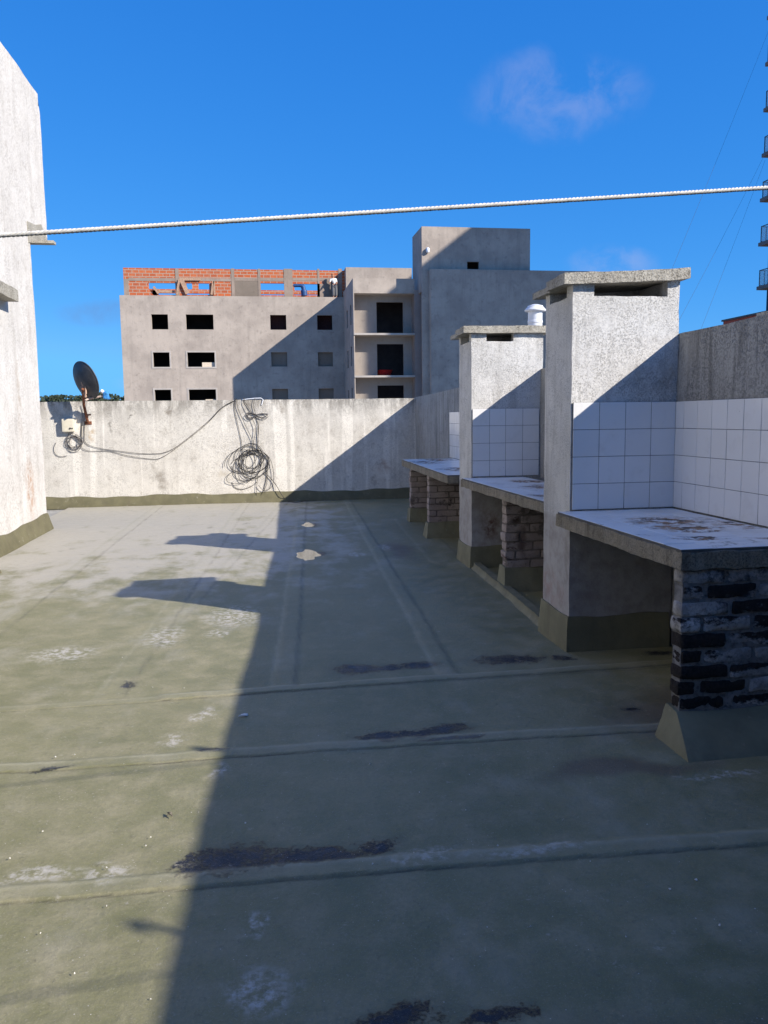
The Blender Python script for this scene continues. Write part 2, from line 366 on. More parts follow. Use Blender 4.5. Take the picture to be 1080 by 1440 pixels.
def m_brick(name, soot, z0=0, ch=.08):
    t = material(name); g = t.new('ShaderNodeAttribute', attribute_name='tone').outputs['Fac']
    n = t.noise(7, 7, .74, k=(.8,.8,1.5)); f = t.noise(70, 5, .7); b = t.noise(3.2, 5, .65)
    if soot > .5:
        paint = t.mix(t.rng(b, .35, .65), (.56,.54,.52), (.25,.24,.235)); paint = t.mix(t.rng(f, .45, .75), paint, (.16,.155,.15))
        bare = t.mix(t.rng(f, .3, .7), (.016,.014,.014), (.04,.034,.032)); lo, hi, gk = .44, .56, .42
    else:
        paint = t.mix(t.rng(b, .3, .7), (.42,.36,.335), (.30,.245,.225)); paint = t.mix(t.rng(f, .5, .8), paint, (.2,.17,.155))
        bare = t.mix(t.rng(f, .3, .7), (.09,.055,.042), (.17,.11,.09)); lo, hi, gk = .60-.10*soot, .74-.10*soot, .16
    k = t.rng(t.m('ADD', n, t.m('MULTIPLY', t.m('SUBTRACT', g, .5), gk)), lo, hi)
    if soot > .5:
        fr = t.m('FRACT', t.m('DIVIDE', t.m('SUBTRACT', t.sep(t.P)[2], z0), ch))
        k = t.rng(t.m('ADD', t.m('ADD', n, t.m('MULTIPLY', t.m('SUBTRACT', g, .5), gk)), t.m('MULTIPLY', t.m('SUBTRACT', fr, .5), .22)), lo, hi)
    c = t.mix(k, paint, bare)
    c = t.mix(t.m('MULTIPLY', t.rng(t.noise(4, 6, .74, vec=t.vadd(t.P, (2,7,1))), .54, .66), .85 if soot > .3 else .6), c, (.022,.02,.021))
    if soot < .5:
        wv = t.vadd(t.mul(t.noise(9, 4, .6, out=1), (.2,.2,.2)), (-.1,-.1,-.1))
        c = t.mix(t.m('MULTIPLY', t.blob((2.22, 6.5, .42), (.07,.5,.2), wv, .2), .8 if soot == .25 else 0), c, (.05,.022,.016))
    return t.fin(c, .9, t.bump(t.m('ADD', n, t.m('MULTIPLY', f, .6)), .9, .010), .15)
def m_orange():
    t = material('hollow_brick'); x, y, z = t.sep(t.P)
    cv = t.new('ShaderNodeCombineXYZ'); t.put(cv.inputs[0], t.m('ADD', x, y)); t.put(cv.inputs[1], z)
    b = t.new('ShaderNodeTexBrick'); t.put(b.inputs['Vector'], cv.outputs[0]); b.inputs['Scale'].default_value = 1.0
    b.inputs['Brick Width'].default_value = .50; b.inputs['Row Height'].default_value = .235; b.inputs['Mortar Size'].default_value = .022
    b.inputs['Color1'].default_value = (.52,.135,.05,1); b.inputs['Color2'].default_value = (.40,.10,.045,1); b.inputs['Mortar'].default_value = (.42,.33,.26,1)
    c = t.mix(t.m('MULTIPLY', t.rng(t.noise(2.2, 5, .7), .45, .75), .5), b.outputs['Color'], (.50,.27,.17))
    return t.fin(c, .9, t.bump(b.outputs['Fac'], .5, .02), .15)
MAT = {}
MAT['floor'] = m_floor(); MAT['skirt'] = m_skirting(); MAT['skirt_sun'] = m_skirting((.108,.098,.054))  # second skirt tint: same membrane, darkened where it stands in direct sun

MAT['back'] = m_plaster('stained_cream_plaster', (.69,.655,.59), (.61,.575,.515), (.34,.305,.26), .34, .5, (.20,.18,.155), sc=1.0, top=1.86, pits=75, drips=.9,
    blobs=tuple((tuple(PY(u_, v_, YB)), r_, c_, a_) for (u_, v_), r_, c_, a_ in (((238,577),(.10,.3,.11),(.25,.22,.18),.9), ((154,600),(.05,.3,.14),(.22,.20,.17),.9), ((183,586),(.06,.3,.07),(.15,.14,.12),.9), ((228,675),(.16,.3,.24),(.28,.25,.21),.8), ((215,660),(.1,.3,.3),(.3,.27,.23),.5), ((128,612),(.09,.3,.22),(.50,.36,.20),.8), ((115,600),(.25,.3,.35),(.52,.47,.38),.4),
      ((395,575),(.12,.3,.12),(.30,.25,.20),.9), ((320,668),(.3,.3,.14),(.42,.37,.29),.6), ((440,600),(.5,.3,.3),(.42,.38,.33),.4), ((540,600),(.6,.3,.25),(.40,.36,.31),.4), ((490,640),(.5,.3,.3),(.42,.38,.34),.4), ((540,655),(.2,.3,.15),(.33,.20,.14),.5))))
MAT['side'] = m_plaster('grey_weathered_concrete', (.41,.40,.375), (.33,.32,.30), (.16,.155,.145), 1.1, .5, (.07,.068,.065), sc=1.3, pits=75, drips=.35)
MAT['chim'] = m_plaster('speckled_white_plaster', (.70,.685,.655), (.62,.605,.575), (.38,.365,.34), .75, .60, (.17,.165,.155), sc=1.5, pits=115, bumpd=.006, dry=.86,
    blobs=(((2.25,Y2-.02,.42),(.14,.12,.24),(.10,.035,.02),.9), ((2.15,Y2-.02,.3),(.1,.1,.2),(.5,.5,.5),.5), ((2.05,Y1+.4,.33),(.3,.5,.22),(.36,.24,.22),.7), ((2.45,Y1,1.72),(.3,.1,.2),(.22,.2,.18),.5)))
MAT['white'] = m_plaster('white_limewash', (.63,.605,.57), (.565,.54,.505), (.36,.33,.295), .40, .5, (.35,.32,.28), sc=.9, bumpd=.006, pits=36,
    blobs=(((-2.95,11.2,.62),(.3,.25,.55),(.40,.25,.16),.8), ((-2.95,10.9,1.7),(.3,.12,.8),(.42,.36,.30),.8), ((-2.95,11.6,.9),(.3,.2,.5),(.45,.42,.38),.7), ((-2.95,11.6,2.7),(.3,.12,.5),(.45,.40,.36),.7)))
MAT['cap'] = m_plaster('old_lichen_concrete', (.50,.47,.40), (.40,.37,.31), (.18,.16,.13), .5, .7, (.07,.062,.052), sc=2.2, pits=80, bumpd=.014)
MAT['slab'] = m_plaster('mossy_slab_concrete', (.33,.29,.225), (.25,.22,.165), (.10,.087,.065), .9, .6, (.035,.03,.022), sc=2.4, pits=110, bumpd=.007, blobs=(((2.2,3.2,.86),(.75,.12,.2),(.03,.028,.03),.85),))
MAT['under'] = MAT['chim']
MAT['grout'] = m_simple('dark_grout', (.10,.095,.085), .9)
MAT['tile'] = m_tile('white_glazed_tile')
MAT['render'] = m_plaster('raw_cement_render', (.475,.405,.34), (.36,.305,.258), (.22,.19,.165), .3, .0, sc=.45, bumpd=.02)
MAT['conc'] = m_plaster('cast_concrete', (.50,.45,.40), (.41,.37,.33), (.26,.24,.215), .3, .0, sc=.4, bumpd=.02)
MAT['panel'] = m_plaster('dull_cement_panel', (.235,.19,.15), (.20,.165,.13), (.15,.12,.10), .2, 0, sc=.4)
MAT['orange'] = m_orange(); MAT['tanc'] = m_plaster('tan_cast_concrete', (.36,.285,.23), (.29,.23,.185), (.19,.15,.12), .4, .0, sc=.6)
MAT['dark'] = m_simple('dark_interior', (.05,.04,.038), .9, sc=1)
MAT['timber'] = m_simple('formwork_timber', (.42,.27,.18), .8)
MAT['rust'] = m_simple('rusty_steel', (.24,.095,.05), .85, .2, var=.5, sc=30)
MAT['dish'] = m_simple('dull_dark_metal', (.085,.088,.095), .5, .5, sc=5)
MAT['cream'] = m_simple('cream_plastic', (.66,.60,.47), .5, var=.06)
MAT['pvc'] = m_simple('white_pvc', (.72,.74,.78), .4, var=.05)
MAT['black'] = m_simple('black_cable_rubber', (.045,.042,.04), .6)
MAT['greyc'] = m_simple('grey_cable_rubber', (.15,.14,.135), .6)
MAT['blue'] = m_simple('blue_plastic_film', (.06,.27,.62), .4)
MAT['navy'] = m_plaster('navy_tower_render', (.055,.07,.11), (.045,.06,.10), (.03,.04,.06), .2, 0, sc=.3)
MAT['tslab'] = m_simple('tower_slab_concrete', (.20,.165,.15), .9)
MAT['metal'] = m_simple('dark_frame_metal', (.035,.045,.055), .5, .5)
MAT['rope'] = m_simple('white_nylon_strand', (.62,.61,.58), .6, var=.15, sc=60)
MAT['redwall'] = m_simple('dark_red_brick_paint', (.17,.045,.04), .85, sc=6)
MAT['flake'] = m_simple('white_paint_flake', (.68,.66,.62), .8, var=.1)
MAT['red'] = m_simple('red_plastic', (.5,.02,.015), .4)
MAT['board'] = m_simple('pale_board', (.66,.55,.42), .7, var=.1)

# ------------------------------------------------------------------ setting: ground far below, hill, roof deck
g = MB(); g.box(-2500, 2500, -2500, 2500, -12.3, -12.0)
t = material('town_ground'); n = t.noise(.05, 7, .75)
gm = t.fin(t.mix(t.rng(n, .35, .65), (.30,.275,.24), (.20,.19,.15)), .95)
tag(g.build('ground', gm), kind='structure')
h = MB(); N = 48; hv = []; hf = []
for i in range(N+1):
    for j in range(13):
        X = -150+210*i/N; Yh = 190+140*j/12
        zz = -12.3+20.5*math.sin(math.pi*i/N)**.6*math.sin(math.pi*j/12)**.8*(.86+.3*mnoise.noise(Vector((X*.03, Yh*.02, 0))))
        hv.append((X, Yh, zz))
for i in range(N):
    for j in range(12):
        a = i*13+j; hf.append((a, a+13, a+14, a+1))
h.add(hv, hf); t = material('scrub_hill'); n = t.noise(.12, 6, .75)
tag(h.build('hill', t.fin(t.mix(t.rng(n, .35, .65), (.035,.05,.022), (.07,.08,.035)), .95), smooth=60), kind='structure')

PUD = []
def make_floor():
    X = np.arange(-3.3, 2.95, .02)
    Y = np.concatenate([np.arange(-3.0, 1.4, .05), np.arange(1.4, 5.4, .0075), np.arange(5.4, YB+.35, .03)])
    gx, gy = np.meshgrid(X, Y, indexing='ij'); z = np.zeros_like(gx); ed = np.zeros_like(gx); li = np.zeros_like(gx)
    wob = .004*np.sin(gx*2.1+1)+.0025*np.sin(gx*13.7+gy*3)+.002*np.sin(gx*31)+.0015*np.sin(gx*67)
    wobx = .004*np.sin(gy*2.3)+.003*np.sin(gy*11.3+2)+.002*np.sin(gy*27)
    sm = lambda a, lo, hi: np.clip((a-lo)/(hi-lo), 0, 1)**2*(3-2*np.clip((a-lo)/(hi-lo), 0, 1))
    def seamX(a, b, width, hgt, x0=-9, x1=9, soft=.012):
        (xa, ya), (xb, yb) = a, b; yl = ya+(gx-xa)*(yb-ya)/(xb-xa)+wob; d = gy-yl
        w_ = sm(gx, x0, x0+.06)*(1-sm(gx, x1-.06, x1)); k_ = min(1, hgt/.008)
        ed[:] = np.maximum(ed, np.exp(-((d+.002)/.0048)**2)*w_*k_); li[:] = np.maximum(li, (np.exp(-((d-width)/.016)**2)+.45*sm(d, .01, .03)*(1-sm(d, width-.01, width+.02)))*w_*k_)
        return .7*hgt*sm(d, 0, .010)*(1-sm(d, width, width+soft*3))*w_
    def seamY(a, b, width, hgt, y0, y1, soft=.02):
        (xa, ya), (xb, yb) = a, b; xl = xa+(gy-ya)*(xb-xa)/(yb-ya)+wobx; d = gx-xl
        w_ = sm(gy, y0, y0+.05)*(1-sm(gy, y1-.1, y1)); k_ = min(1, hgt/.006)
        li[:] = np.maximum(li, (np.exp(-((d)/.016)**2)+.25*sm(d, .01, .03)*(1-sm(d, width-.01, width+.02)))*w_*k_); ed[:] = np.maximum(ed, .55*np.exp(-((d-width-.008)/.014)**2)*w_*k_)
        return .55*hgt*sm(d, 0, soft)*(1-sm(d, width, width+soft))*w_
    q = lambda u, v: (PZ(u, v).x, PZ(u, v).y)
    z += seamX(q(240,1252), q(1080,1187), .085, .010); pass
    z += seamX(q(0,1087), q(900,1030), .085, .008); z += seamX(q(310,980), q(760,948), .085, .009, -.6, 9)
    z += seamX(q(0,1002), q(290,982), .07, .004)
    z += seamY(q(382,972), q(420,710), .125, .006, 4.45, YB); z += seamY(q(620,955), q(488,712), .11, .007, 4.5, YB)
    z += seamY(q(605,790), q(553,728), .35, .004, 8.2, 11.9); z += seamY(q(130,990), q(330,720), .14, .005, 4.45, YB)
    z += seamY(q(0,872), q(200,725), .13, .006, 5.5, YB); z += seamY(q(240,870), q(388,715), .10, .004, 6.2, YB)
    z += .004*np.sin(gx*1.7+gy*.9)*np.sin(gy*1.1-gx*.6+1)+.0025*np.sin(gx*4.4+2)*np.sin(gy*3.6)+.0012*np.sin(gx*9+gy*7)*np.sin(gy*8-gx*4)
    # shallow hollow that holds the puddles
    for (u, v), r in (((431,780),.30), ((432,737),.22)):
        p = PZ(u, v); dr = ((gx-p.x)/(r*.55))**2+((gy-p.y)/(r*1.25))**2; z -= .010*np.exp(-dr)*(1+.35*np.sin(gx*23+gy*9)*np.sin(gy*13))
    for (u, v) in ((431,780), (432,737)):
        p = PZ(u, v); PUD.append((p, float(z[np.argmin(abs(X-p.x)), np.argmin(abs(Y-p.y))])+(.0088 if v == 780 else .0058)))
    nx, ny = len(X), len(Y)
    co = np.stack([gx, gy, z], -1).reshape(-1, 3).astype(np.float32)
    i, j = np.meshgrid(np.arange(nx-1), np.arange(ny-1), indexing='ij'); a = (i*ny+j).ravel()
    f = np.stack([a, a+ny, a+ny+1, a+1], -1).astype(np.int32)
    me = bpy.data.meshes.new('roof_deck'); me.vertices.add(len(co)); me.vertices.foreach_set('co', co.ravel())
    me.loops.add(f.size); me.loops.foreach_set('vertex_index', f.ravel())
    me.polygons.add(len(f)); me.polygons.foreach_set('loop_start', np.arange(0, f.size, 4, dtype=np.int32)); me.polygons.foreach_set('loop_total', np.full(len(f), 4, np.int32))
    me.polygons.foreach_set('use_smooth', np.ones(len(f), bool)); me.materials.append(MAT['floor']); me.update(calc_edges=True)
    for nm, ar in (('seam_dirt', ed), ('seam_lip', li)):
        at = me.attributes.new(nm, 'FLOAT', 'POINT'); at.data.foreach_set('value', ar.ravel().astype(np.float32))
    o = bpy.data.objects.new('roof_deck', me); COL.objects.link(o); tag(o, kind='structure')
make_floor()
b = MB(); b.box(-6.5, 3.1, -6, YB+.22, -12, -.03); tag(b.build('roof_slab', MAT['side']), kind='structure')

def blobby(name, centre, rx, ry, z, mat, seed, kind='structure'):
    m_ = MB(); n = 64; ring = []
    for k in range(n):
        a = 2*math.pi*k/n; f = 1+.28*mnoise.noise(Vector((math.cos(a)*1.3+seed, math.sin(a)*1.3, seed)))+.10*mnoise.noise(Vector((math.cos(a)*4, math.sin(a)*4, seed)))
        ring.append((centre.x+rx*f*math.cos(a), centre.y+ry*f*math.sin(a), z))
    m_.add([(centre.x, centre.y, z)]+ring, [(0, 1+k, 1+(k+1) % n) for k in range(n)])
    return tag(m_.build(name, mat), kind=kind)
t = material('still_water'); wtm = t.fin((.05,.045,.03), .035, t.bump(t.noise(9, 2), .03, .002), 1.0, IOR=1.9)
for p, zw in PUD: blobby('puddle', p, .3, .55, zw, wtm, 3.1)

# ------------------------------------------------------------------ parapets
rt_ = thing('back_parapet', (0, YB+.1, 0), 'long cream plastered parapet wall at the far end, streaked with grey stains', 'parapet wall')
zt = 1.87
XR = PY(584, 560, YB).x
m_ = MB(); zl = PY(65, 565, YB).z; zr = PY(580, 560, YB).z
rb = rough(.006, 3.0, 2)
m_.gbox(-7.0, XR+.02, YB, YB+.2, 0.0, 1.84, .045, lambda p: rb(p)+Vector((0, 0, p.z/1.84*(zl-1.84+(zr-zl)*(p.x+3.7)/(XR+3.7)))))
m_.build('wall', MAT['back'], rt_, 40)
m_ = MB(); zs = .178
m_.gbox(-7.0, XR-.02, YB-.075, YB+.012, -.02, zs, .05, lambda p: rb(Vector((p.x, (p.y if p.y > YB else YB-.012-.063*(1-max(0,p.z)/zs)), p.z+(.012*math.sin(p.x*3.1)+.008*math.sin(p.x*9.7) if p.z > .1 else 0)))))
m_.build('skirting', MAT['skirt_sun'], rt_, 50)

side = thing('side_parapet', (2.7, 6, 0), 'grey weathered parapet along the right side, running behind both chimneys', 'parapet wall')
A = PY(955, 469, Y1); WX = A.x
B2 = PY(760, 519, Y2)
path = [(WX, -4, 2.30), (WX, -.25, 2.20), (WX, 1.7, 2.13), (WX, 3.9, A.z+.006), (WX, Y1, A.z), (B2.x, Y2, B2.z), (XR+.01, YB+.2, zr+.012)]
m_ = MB(); rs = rough(.006, 3.2, 9)
def on_path(y):
    for i in range(len(path)-1):
        a, b = path[i], path[i+1]
        if a[1] <= y <= b[1] or i == len(path)-2:
            k = (y-a[1])/(b[1]-a[1]); return a[0]+(b[0]-a[0])*k, a[2]+(b[2]-a[2])*k
def wsw(p):
    x0, ztop = on_path(p.y); q = rs(p); return Vector((x0+p.x+(q.x-p.x), q.y, p.z*ztop+(q.z-p.z)*(1 if p.z > .5 else .2)))
m_.gbox(0, .16, -4, YB+.2, 0, 1.0, .05, wsw)
m_.build('wall', MAT['side'], side, 40)
m_ = MB(); m_.frustum(WX-.012, WX+.03, -4, 2.9, -.01, .2, .06, 0, 0, 0); m_.build('skirting', MAT['skirt'], side)

def tiles(name, parent, org, u, v, n, us, vs, mat=None, thick=.006, gap=.0028):
    """glazed tiles, one chamfered slab per tile, on a bed of grout"""
    u, v, n, org = Vector(u).normalized(), Vector(v).normalized(), Vector(n).normalized(), Vector(org)
    m2 = MB()
    for i in range(len(us)-1):
        for j in range(len(vs)-1):
            a0, a1, b0, b1 = us[i]+gap/2, us[i+1]-gap/2, vs[j]+gap/2, vs[j+1]-gap/2
            if a1-a0 < .01 or b1-b0 < .01: continue
            m2.cur = random.random(); t0 = thick*.35; c = .0016
            tl = (random.uniform(-.0008,.0008), random.uniform(-.0008,.0008), random.uniform(-.0003,.0006))
            def pt(a, b, w):
                k = tl[2]+tl[0]*(2*(a-a0)/(a1-a0)-1)+tl[1]*(2*(b-b0)/(b1-b0)-1)
                return org+u*a+v*b+n*(w+(k if w > 0 else 0))
            vs_ = [pt(a,b,-.001) for a,b in ((a0,b0),(a1,b0),(a1,b1),(a0,b1))]+[pt(a,b,thick-c) for a,b in ((a0,b0),(a1,b0),(a1,b1),(a0,b1))]+[pt(a,b,thick) for a,b in ((a0+c,b0+c),(a1-c,b0+c),(a1-c,b1-c),(a0+c,b1-c))]
            m2.add(vs_, [(8,9,10,11)]+[(k,(k+1)%4,(k+1)%4+4,k+4) for k in range(4)]+[(k+4,(k+1)%4+4,(k+1)%4+8,k+8) for k in range(4)])
    o = m2.build(name, mat or MAT['tile'], parent)
    gb = MB(); a0, a1, b0, b1 = us[0], us[-1], vs[0], vs[-1]
    q = lambda a, b, w: org+u*a+v*b+n*w
    gb.hexa([q(a0,b0,-.004),q(a1,b0,-.004),q(a1,b0,thick-.0022),q(a0,b0,thick-.0022),q(a0,b1,-.004),q(a1,b1,-.004),q(a1,b1,thick-.0022),q(a0,b1,thick-.0022)])
    gb.build('grout', MAT['grout'], o)
    return o
def steps(a, b, pitch, first=None):
    out = [a]; x = a+(first if first else pitch)
    while x < b-.004: out.append(x); x += pitch
    return out+[b]
ZC = PY(805, 718, Y1).z                    # counter height
ZT = PY(806, 566, Y1).z                    # top of the tiles
rows = [ZC+.004]; 
for k in (3, 2, 1, 0): rows.append(ZT-(ZT-ZC)*k/4)
ty = [PX(x, 590, WX).y for x in (964.8, 983, 1003.7, 1025.5, 1048.6, 1074.6)]
pit = (ty[0]-ty[-1])/5
tl_ = tiles('tile_panel', side, (WX-.0105, 0, 0), (0,-1,0), (0,0,1), (-1,0,0), [-(Y1-.012)]+[-(ty[0]-pit*k) for k in range(0, 9)], rows)
tag(tl_, 'white glazed tiles on the side parapet above the near counter')
yt0 = PX(632, 590, on_path(11)[0]).y
dirp = Vector((path[6][0]-path[5][0], path[6][1]-path[5][1], 0)).normalized()
o3 = Vector((on_path(Y2+.8)[0], Y2+.8, 0))
Lp = (yt0-(Y2+.8))/dirp.y
tag(tiles('tile_panel', side, o3+Vector((-.0105,0,0)), dirp, (0,0,1), (-dirp.y,dirp.x,0), steps(0, Lp, pit, .05), [ZC-.01]+[ZC+.165*k for k in (1,2,3,4)]), 'short column of white tiles on the side parapet beyond the far chimney')

# ------------------------------------------------------------------ the two chimneys
def chimney(yf, depth, xl, xr, zslot, ztop, slotf, slotl, capz, capx, label, seed, back_slot=None, skirt=.2, capd=.06, capback=.17):
    root = thing('barbecue_chimney', ((xl+xr)/2, yf+depth/2, 0), label, 'chimney', 'barbecue chimneys along the side parapet')
    rr = rough(.0045, 6, seed); m1 = MB()
    th = .07
    # four thick walls up to the smoke slots, then corner posts
    m1.gbox(xl, xr, yf, yf+th, 0, zslot, .03, rr); m1.gbox(xl, xr, yf+depth-th, yf+depth, 0, zslot, .05, rr)
    m1.gbox(xl, xl+th, yf+th, yf+depth-th, 0, zslot, .035, rr); m1.gbox(xr-th, xr, yf+th, yf+depth-th, 0, zslot, .05, rr)
    m1.box(xl+th, xr-th, yf+th, yf+depth-th, zslot-.5, zslot-.45)
    e = .03
    def post(x0, x1, y0, y1):
        m1.gbox(x0, x1, y0, y1, zslot-.004, ztop, .03, lambda p: rr(p)+Vector((0,0,(capz(p.x)-ztop if p.z > zslot+.02 else 0))))
    post(xl, slotf[0], yf, yf+th); post(slotf[1], xr, yf, yf+th)
    post(xl, xl+th, yf+th-.002, slotl[0]); post(xl, xl+th, slotl[1], yf+depth)
    post(xr-th, xr, yf+th-.002, yf+depth)
    if back_slot: post(xl+th-.002, back_slot[0], yf+depth-th, yf+depth); post(back_slot[1], xr-th+.002, yf+depth-th, yf+depth)
    else: post(xl+th-.002, xr-th+.002, yf+depth-th, yf+depth)
    m1.build('body', MAT['chim'], root, 42)
    c = MB(); rc = rough(.005, 6, seed+3)
    c.gbox(capx[0], capx[1], yf-.045, yf+depth+capback, 0, capd, .022, lambda p: rc(Vector((p.x+(.035 if p.y > yf+depth*.6 and p.x < xl else 0), p.y, capz(p.x)-.002+p.z*(1-.28*(p.y > yf+depth*.75)-.12*(p.x < capx[0]+.03)*(p.y > yf+.1))))))
    c.build('cap', MAT['cap'], root, 45)
    s = MB(); rk = rough(.004, 7, seed+5); sx, sy = .016, .022
    def sk(p):
        k = 1-max(0, p.z)/skirt; q = Vector(p)
        if p.x < xl: q.x = xl-.010-sx*k
        if p.y < yf: q.y = yf-.010-sy*k
        if p.y > yf+depth: q.y = yf+depth+.010+sy*k
        if p.z > skirt*.8: q.z += .010*math.sin(p.y*7+seed)+.006*math.sin(p.x*11)
        return rk(q)
    s.gbox(xl-.01, xr-.02, yf-.01, yf+depth+.01, -.015, skirt, .03, sk)
    s.build('skirting', MAT['skirt'], root, 50)
    return root
X1 = PY(803, 600, Y1).x; D1 = PX(765, 700, X1).y-Y1
z1s = PY(836, 416, Y1).z
capL, capR = PY(794, 398, Y1-.045), PY(971, 391, Y1-.045)
cz1 = lambda x: capL.z+(capR.z-capL.z)*max(0, min(1, (x-capL.x)/(capR.x-capL.x)))**1.6
ch1 = chimney(Y1, D1, X1, WX-.004, z1s, 2.28, (PY(836,410,Y1).x, PY(939,416,Y1).x), (Y1+.10, Y1+D1-.075), cz1, (capL.x, capR.x), 'nearest speckled plaster chimney with a thick tilted slab cap', 1.0, back_slot=(PY(916.5,412,Y1+D1).x, PY(926,412,Y1+D1).x), skirt=.225, capd=.066)
zt_ = ZT+.0
tag(tiles('tile_panel', ch1, (X1+.006, Y1-.0105, 0), (1,0,0), (0,0,1), (0,-1,0), [0]+[PY(x,600,Y1).x-X1-.006 for x in (841.5, 878, 914)]+[WX-X1-.022], rows), 'white glazed tiles on the front of the near chimney')
X2 = PY(663, 620, Y2).x; X2R = PY(764, 480, Y2).x; D2 = PX(646, 650, X2).y-Y2
z2s = PY(722, 480, Y2).z; c2b = PY(652, 468, Y2-.045); c2t = PY(652, 458, Y2-.045)
ch2 = chimney(Y2, D2, X2, X2R, z2s, c2b.z, (PY(684,470,Y2).x, PY(722,480,Y2).x), (Y2+.08, Y2+D2-.06), lambda x: c2b.z+.012*(x-X2), (c2b.x, X2R+.09), 'farther cream plaster chimney, behind the nearest one, with a white vent pipe on its cap', 5.0, skirt=.215, capd=c2t.z-c2b.z)
r2 = [ZC+.004]+[PY(664,y,Y2).z for y in (648, 623.5, 599, 575)]
tag(tiles('tile_panel', ch2, (X2+.006, Y2-.0105, 0), (1,0,0), (0,0,1), (0,-1,0), [0]+[PY(x,600,Y2).x-X2-.006 for x in (688, 710.5, 734.5, 757.5)]+[B2.x-X2-.022], r2), 'white glazed tiles on the front of the far chimney')

pv = PY(752.5, 456, Y2+.45)
vent = thing('vent_pipe', (pv.x, Y2+.45, pv.z-.03), 'short white vent pipe with a flared hood standing on the far chimney cap', 'vent pipe')
k = PY(743, 440, Y2+.45).x; rv = pv.x-k; zt2 = PY(752, 426, Y2+.45).z-.03
m_ = MB(); zc2 = c2t.z-.02
m_.lathe([(rv,0),(rv,.1),(rv*1.06,.105),(rv*1.06,.125),(rv,.13),(rv,zt2-zc2-.05)], (pv.x, Y2+.45, zc2), 28); m_.build('pipe', MAT['pvc'], vent, 35)
m_ = MB(); m_.lathe([(rv*1.02,0),(rv*1.45,.0),(rv*1.5,.012),(rv*1.42,.02),(rv*1.1,.045),(rv*1.05,.055),(rv*.4,.07)], (pv.x, Y2+.45, zt2-.055), 28); m_.build('hood', MAT['pvc'], vent, 35)

# ------------------------------------------------------------------ counters on brick piers
def rounded(m_, x0, x1, y0, y1, z0, z1, r, seed, amp=.003, res=.02):
    c = Vector(((x0+x1)/2,(y0+y1)/2,(z0+z1)/2)); hx, hy, hz = (x1-x0)/2, (y1-y0)/2, (z1-z0)/2
    r = min(r, hx, hy, hz)*.98; rr = rough(amp, 14, seed)
    def f(p):
        d = p-c; q = Vector((max(-hx+r,min(hx-r,d.x)), max(-hy+r,min(hy-r,d.y)), max(-hz+r,min(hz-r,d.z)))); e = d-q
        if e.length > 1e-9: e = e.normalized()*r
        return rr(c+q+e)
    m_.gbox(x0, x1, y0, y1, z0, z1, res, f)
def brick_pier(root, x0, x1, y0, y1, z0, z1, soot, seed, mortar_mat, course=.076, res=.022, lab=None, skdx=.07, skdy=.12, skb=.04):
    rnd = random.Random(seed); m1 = MB(); n = int(round((z1-z0)/course)); ch = (z1-z0)/n
    for i in range(n):
        za = z0+i*ch; x = x0-(.13 if i % 2 else 0); j = .011 if soot > .5 else .007
        while x < x1-.01:
            L = rnd.uniform(.215, .265); xa = max(x, x0+rnd.uniform(-.012,.008)); xb = min(x+L-j*1.4, x1)
            if xb-xa > .03:
                m1.cur = rnd.random(); dy = rnd.uniform(-.006,.004)
                rounded(m1, xa, xb, y0+dy, y1-dy, za+j*.55+rnd.uniform(-.003,.003), za+ch-j*.45+rnd.uniform(-.003,.003), .012, rnd.uniform(0, 50), .0075 if soot > .5 else .006, res)
            x += L
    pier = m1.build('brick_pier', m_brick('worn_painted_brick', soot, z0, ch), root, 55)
    if lab: tag(pier, lab)
    mm = MB(); rr = rough(.003, 15, seed); mo = .006 if soot > .5 else .009; mm.gbox(x0+mo, x1, y0+mo, y1-mo, z0, z1, .025, rr)
    mm.build('mortar', mortar_mat, pier, 50)
    s = MB(); rk = rough(.004, 6, seed+2); sk = z0
    def sw(p):
        k = 1-max(0, p.z)/sk; q = Vector(p)
        if p.x < x0: q.x = x0-.012-skdx*k
        if p.y < y0: q.y = y0-.012-skdy*k
        if p.y > y1: q.y = y1+.012+skb*k
        if p.z > sk*.8: q.z += .006*math.sin(p.x*9+seed)+.006*math.sin(p.y*15)
        return rk(q)
    s.gbox(x0-.012, x1, y0-.012, y1+.012, -.015, sk+.006, .028, sw)
    s.build('skirting', MAT['skirt'], pier, 50)
    return pier
MORT = m_plaster('pale_worn_mortar', (.26,.255,.25), (.17,.165,.16), (.05,.048,.046), 0, .6, (.03,.028,.026), sc=3, pits=40)
MORT2 = m_plaster('dark_open_mortar', (.25,.215,.195), (.15,.125,.11), (.06,.05,.045), 0, .3, (.02,.02,.02), sc=3, pits=40)
def counter(label, x0a, x0b, ya, yb, xra, xrb, zt, th, seed, worn, tlab=None):
    """ya = near end, yb = far end; x0a/x0b the free edge at each end"""
    root = thing('tiled_counter', ((x0a+xra)/2, (ya+yb)/2, 0), label, 'counter', 'tiled barbecue counters')
    rr = rough(.0075, 9, seed); m1 = MB()
    def wq(p):
        k = (p.y-ya)/(yb-ya); a = x0a+(x0b-x0a)*k; b = xra+(xrb-xra)*k
        return rr(Vector((a+(b-a)*p.x, p.y, p.z)))
    m1.gbox(0, 1, ya, yb, zt-th, zt-.014, .022, wq)
    m1.build('slab', MAT['slab'], root, 45)
    mt = m_tile('stained_worktop_tile', .75, worn)
    L = yb-ya; sh = Vector((x0b-x0a, L, 0)).normalized()
    tiles('tile_top', root, (x0a+.006, ya+.012, zt-.012), sh, Vector((sh.y,-sh.x,0)), (0,0,1), steps(0, L-.03, .155), steps(0, min(xra-x0a, xrb-x0b)-.022, .155), mt, thick=.012)
    return root
YP1 = PZ(957, 1003, .2).y; 
c1a = PZ(959, 773, ZC); c1b = PZ(788, 721, ZC)
e1 = c1a.y-.005
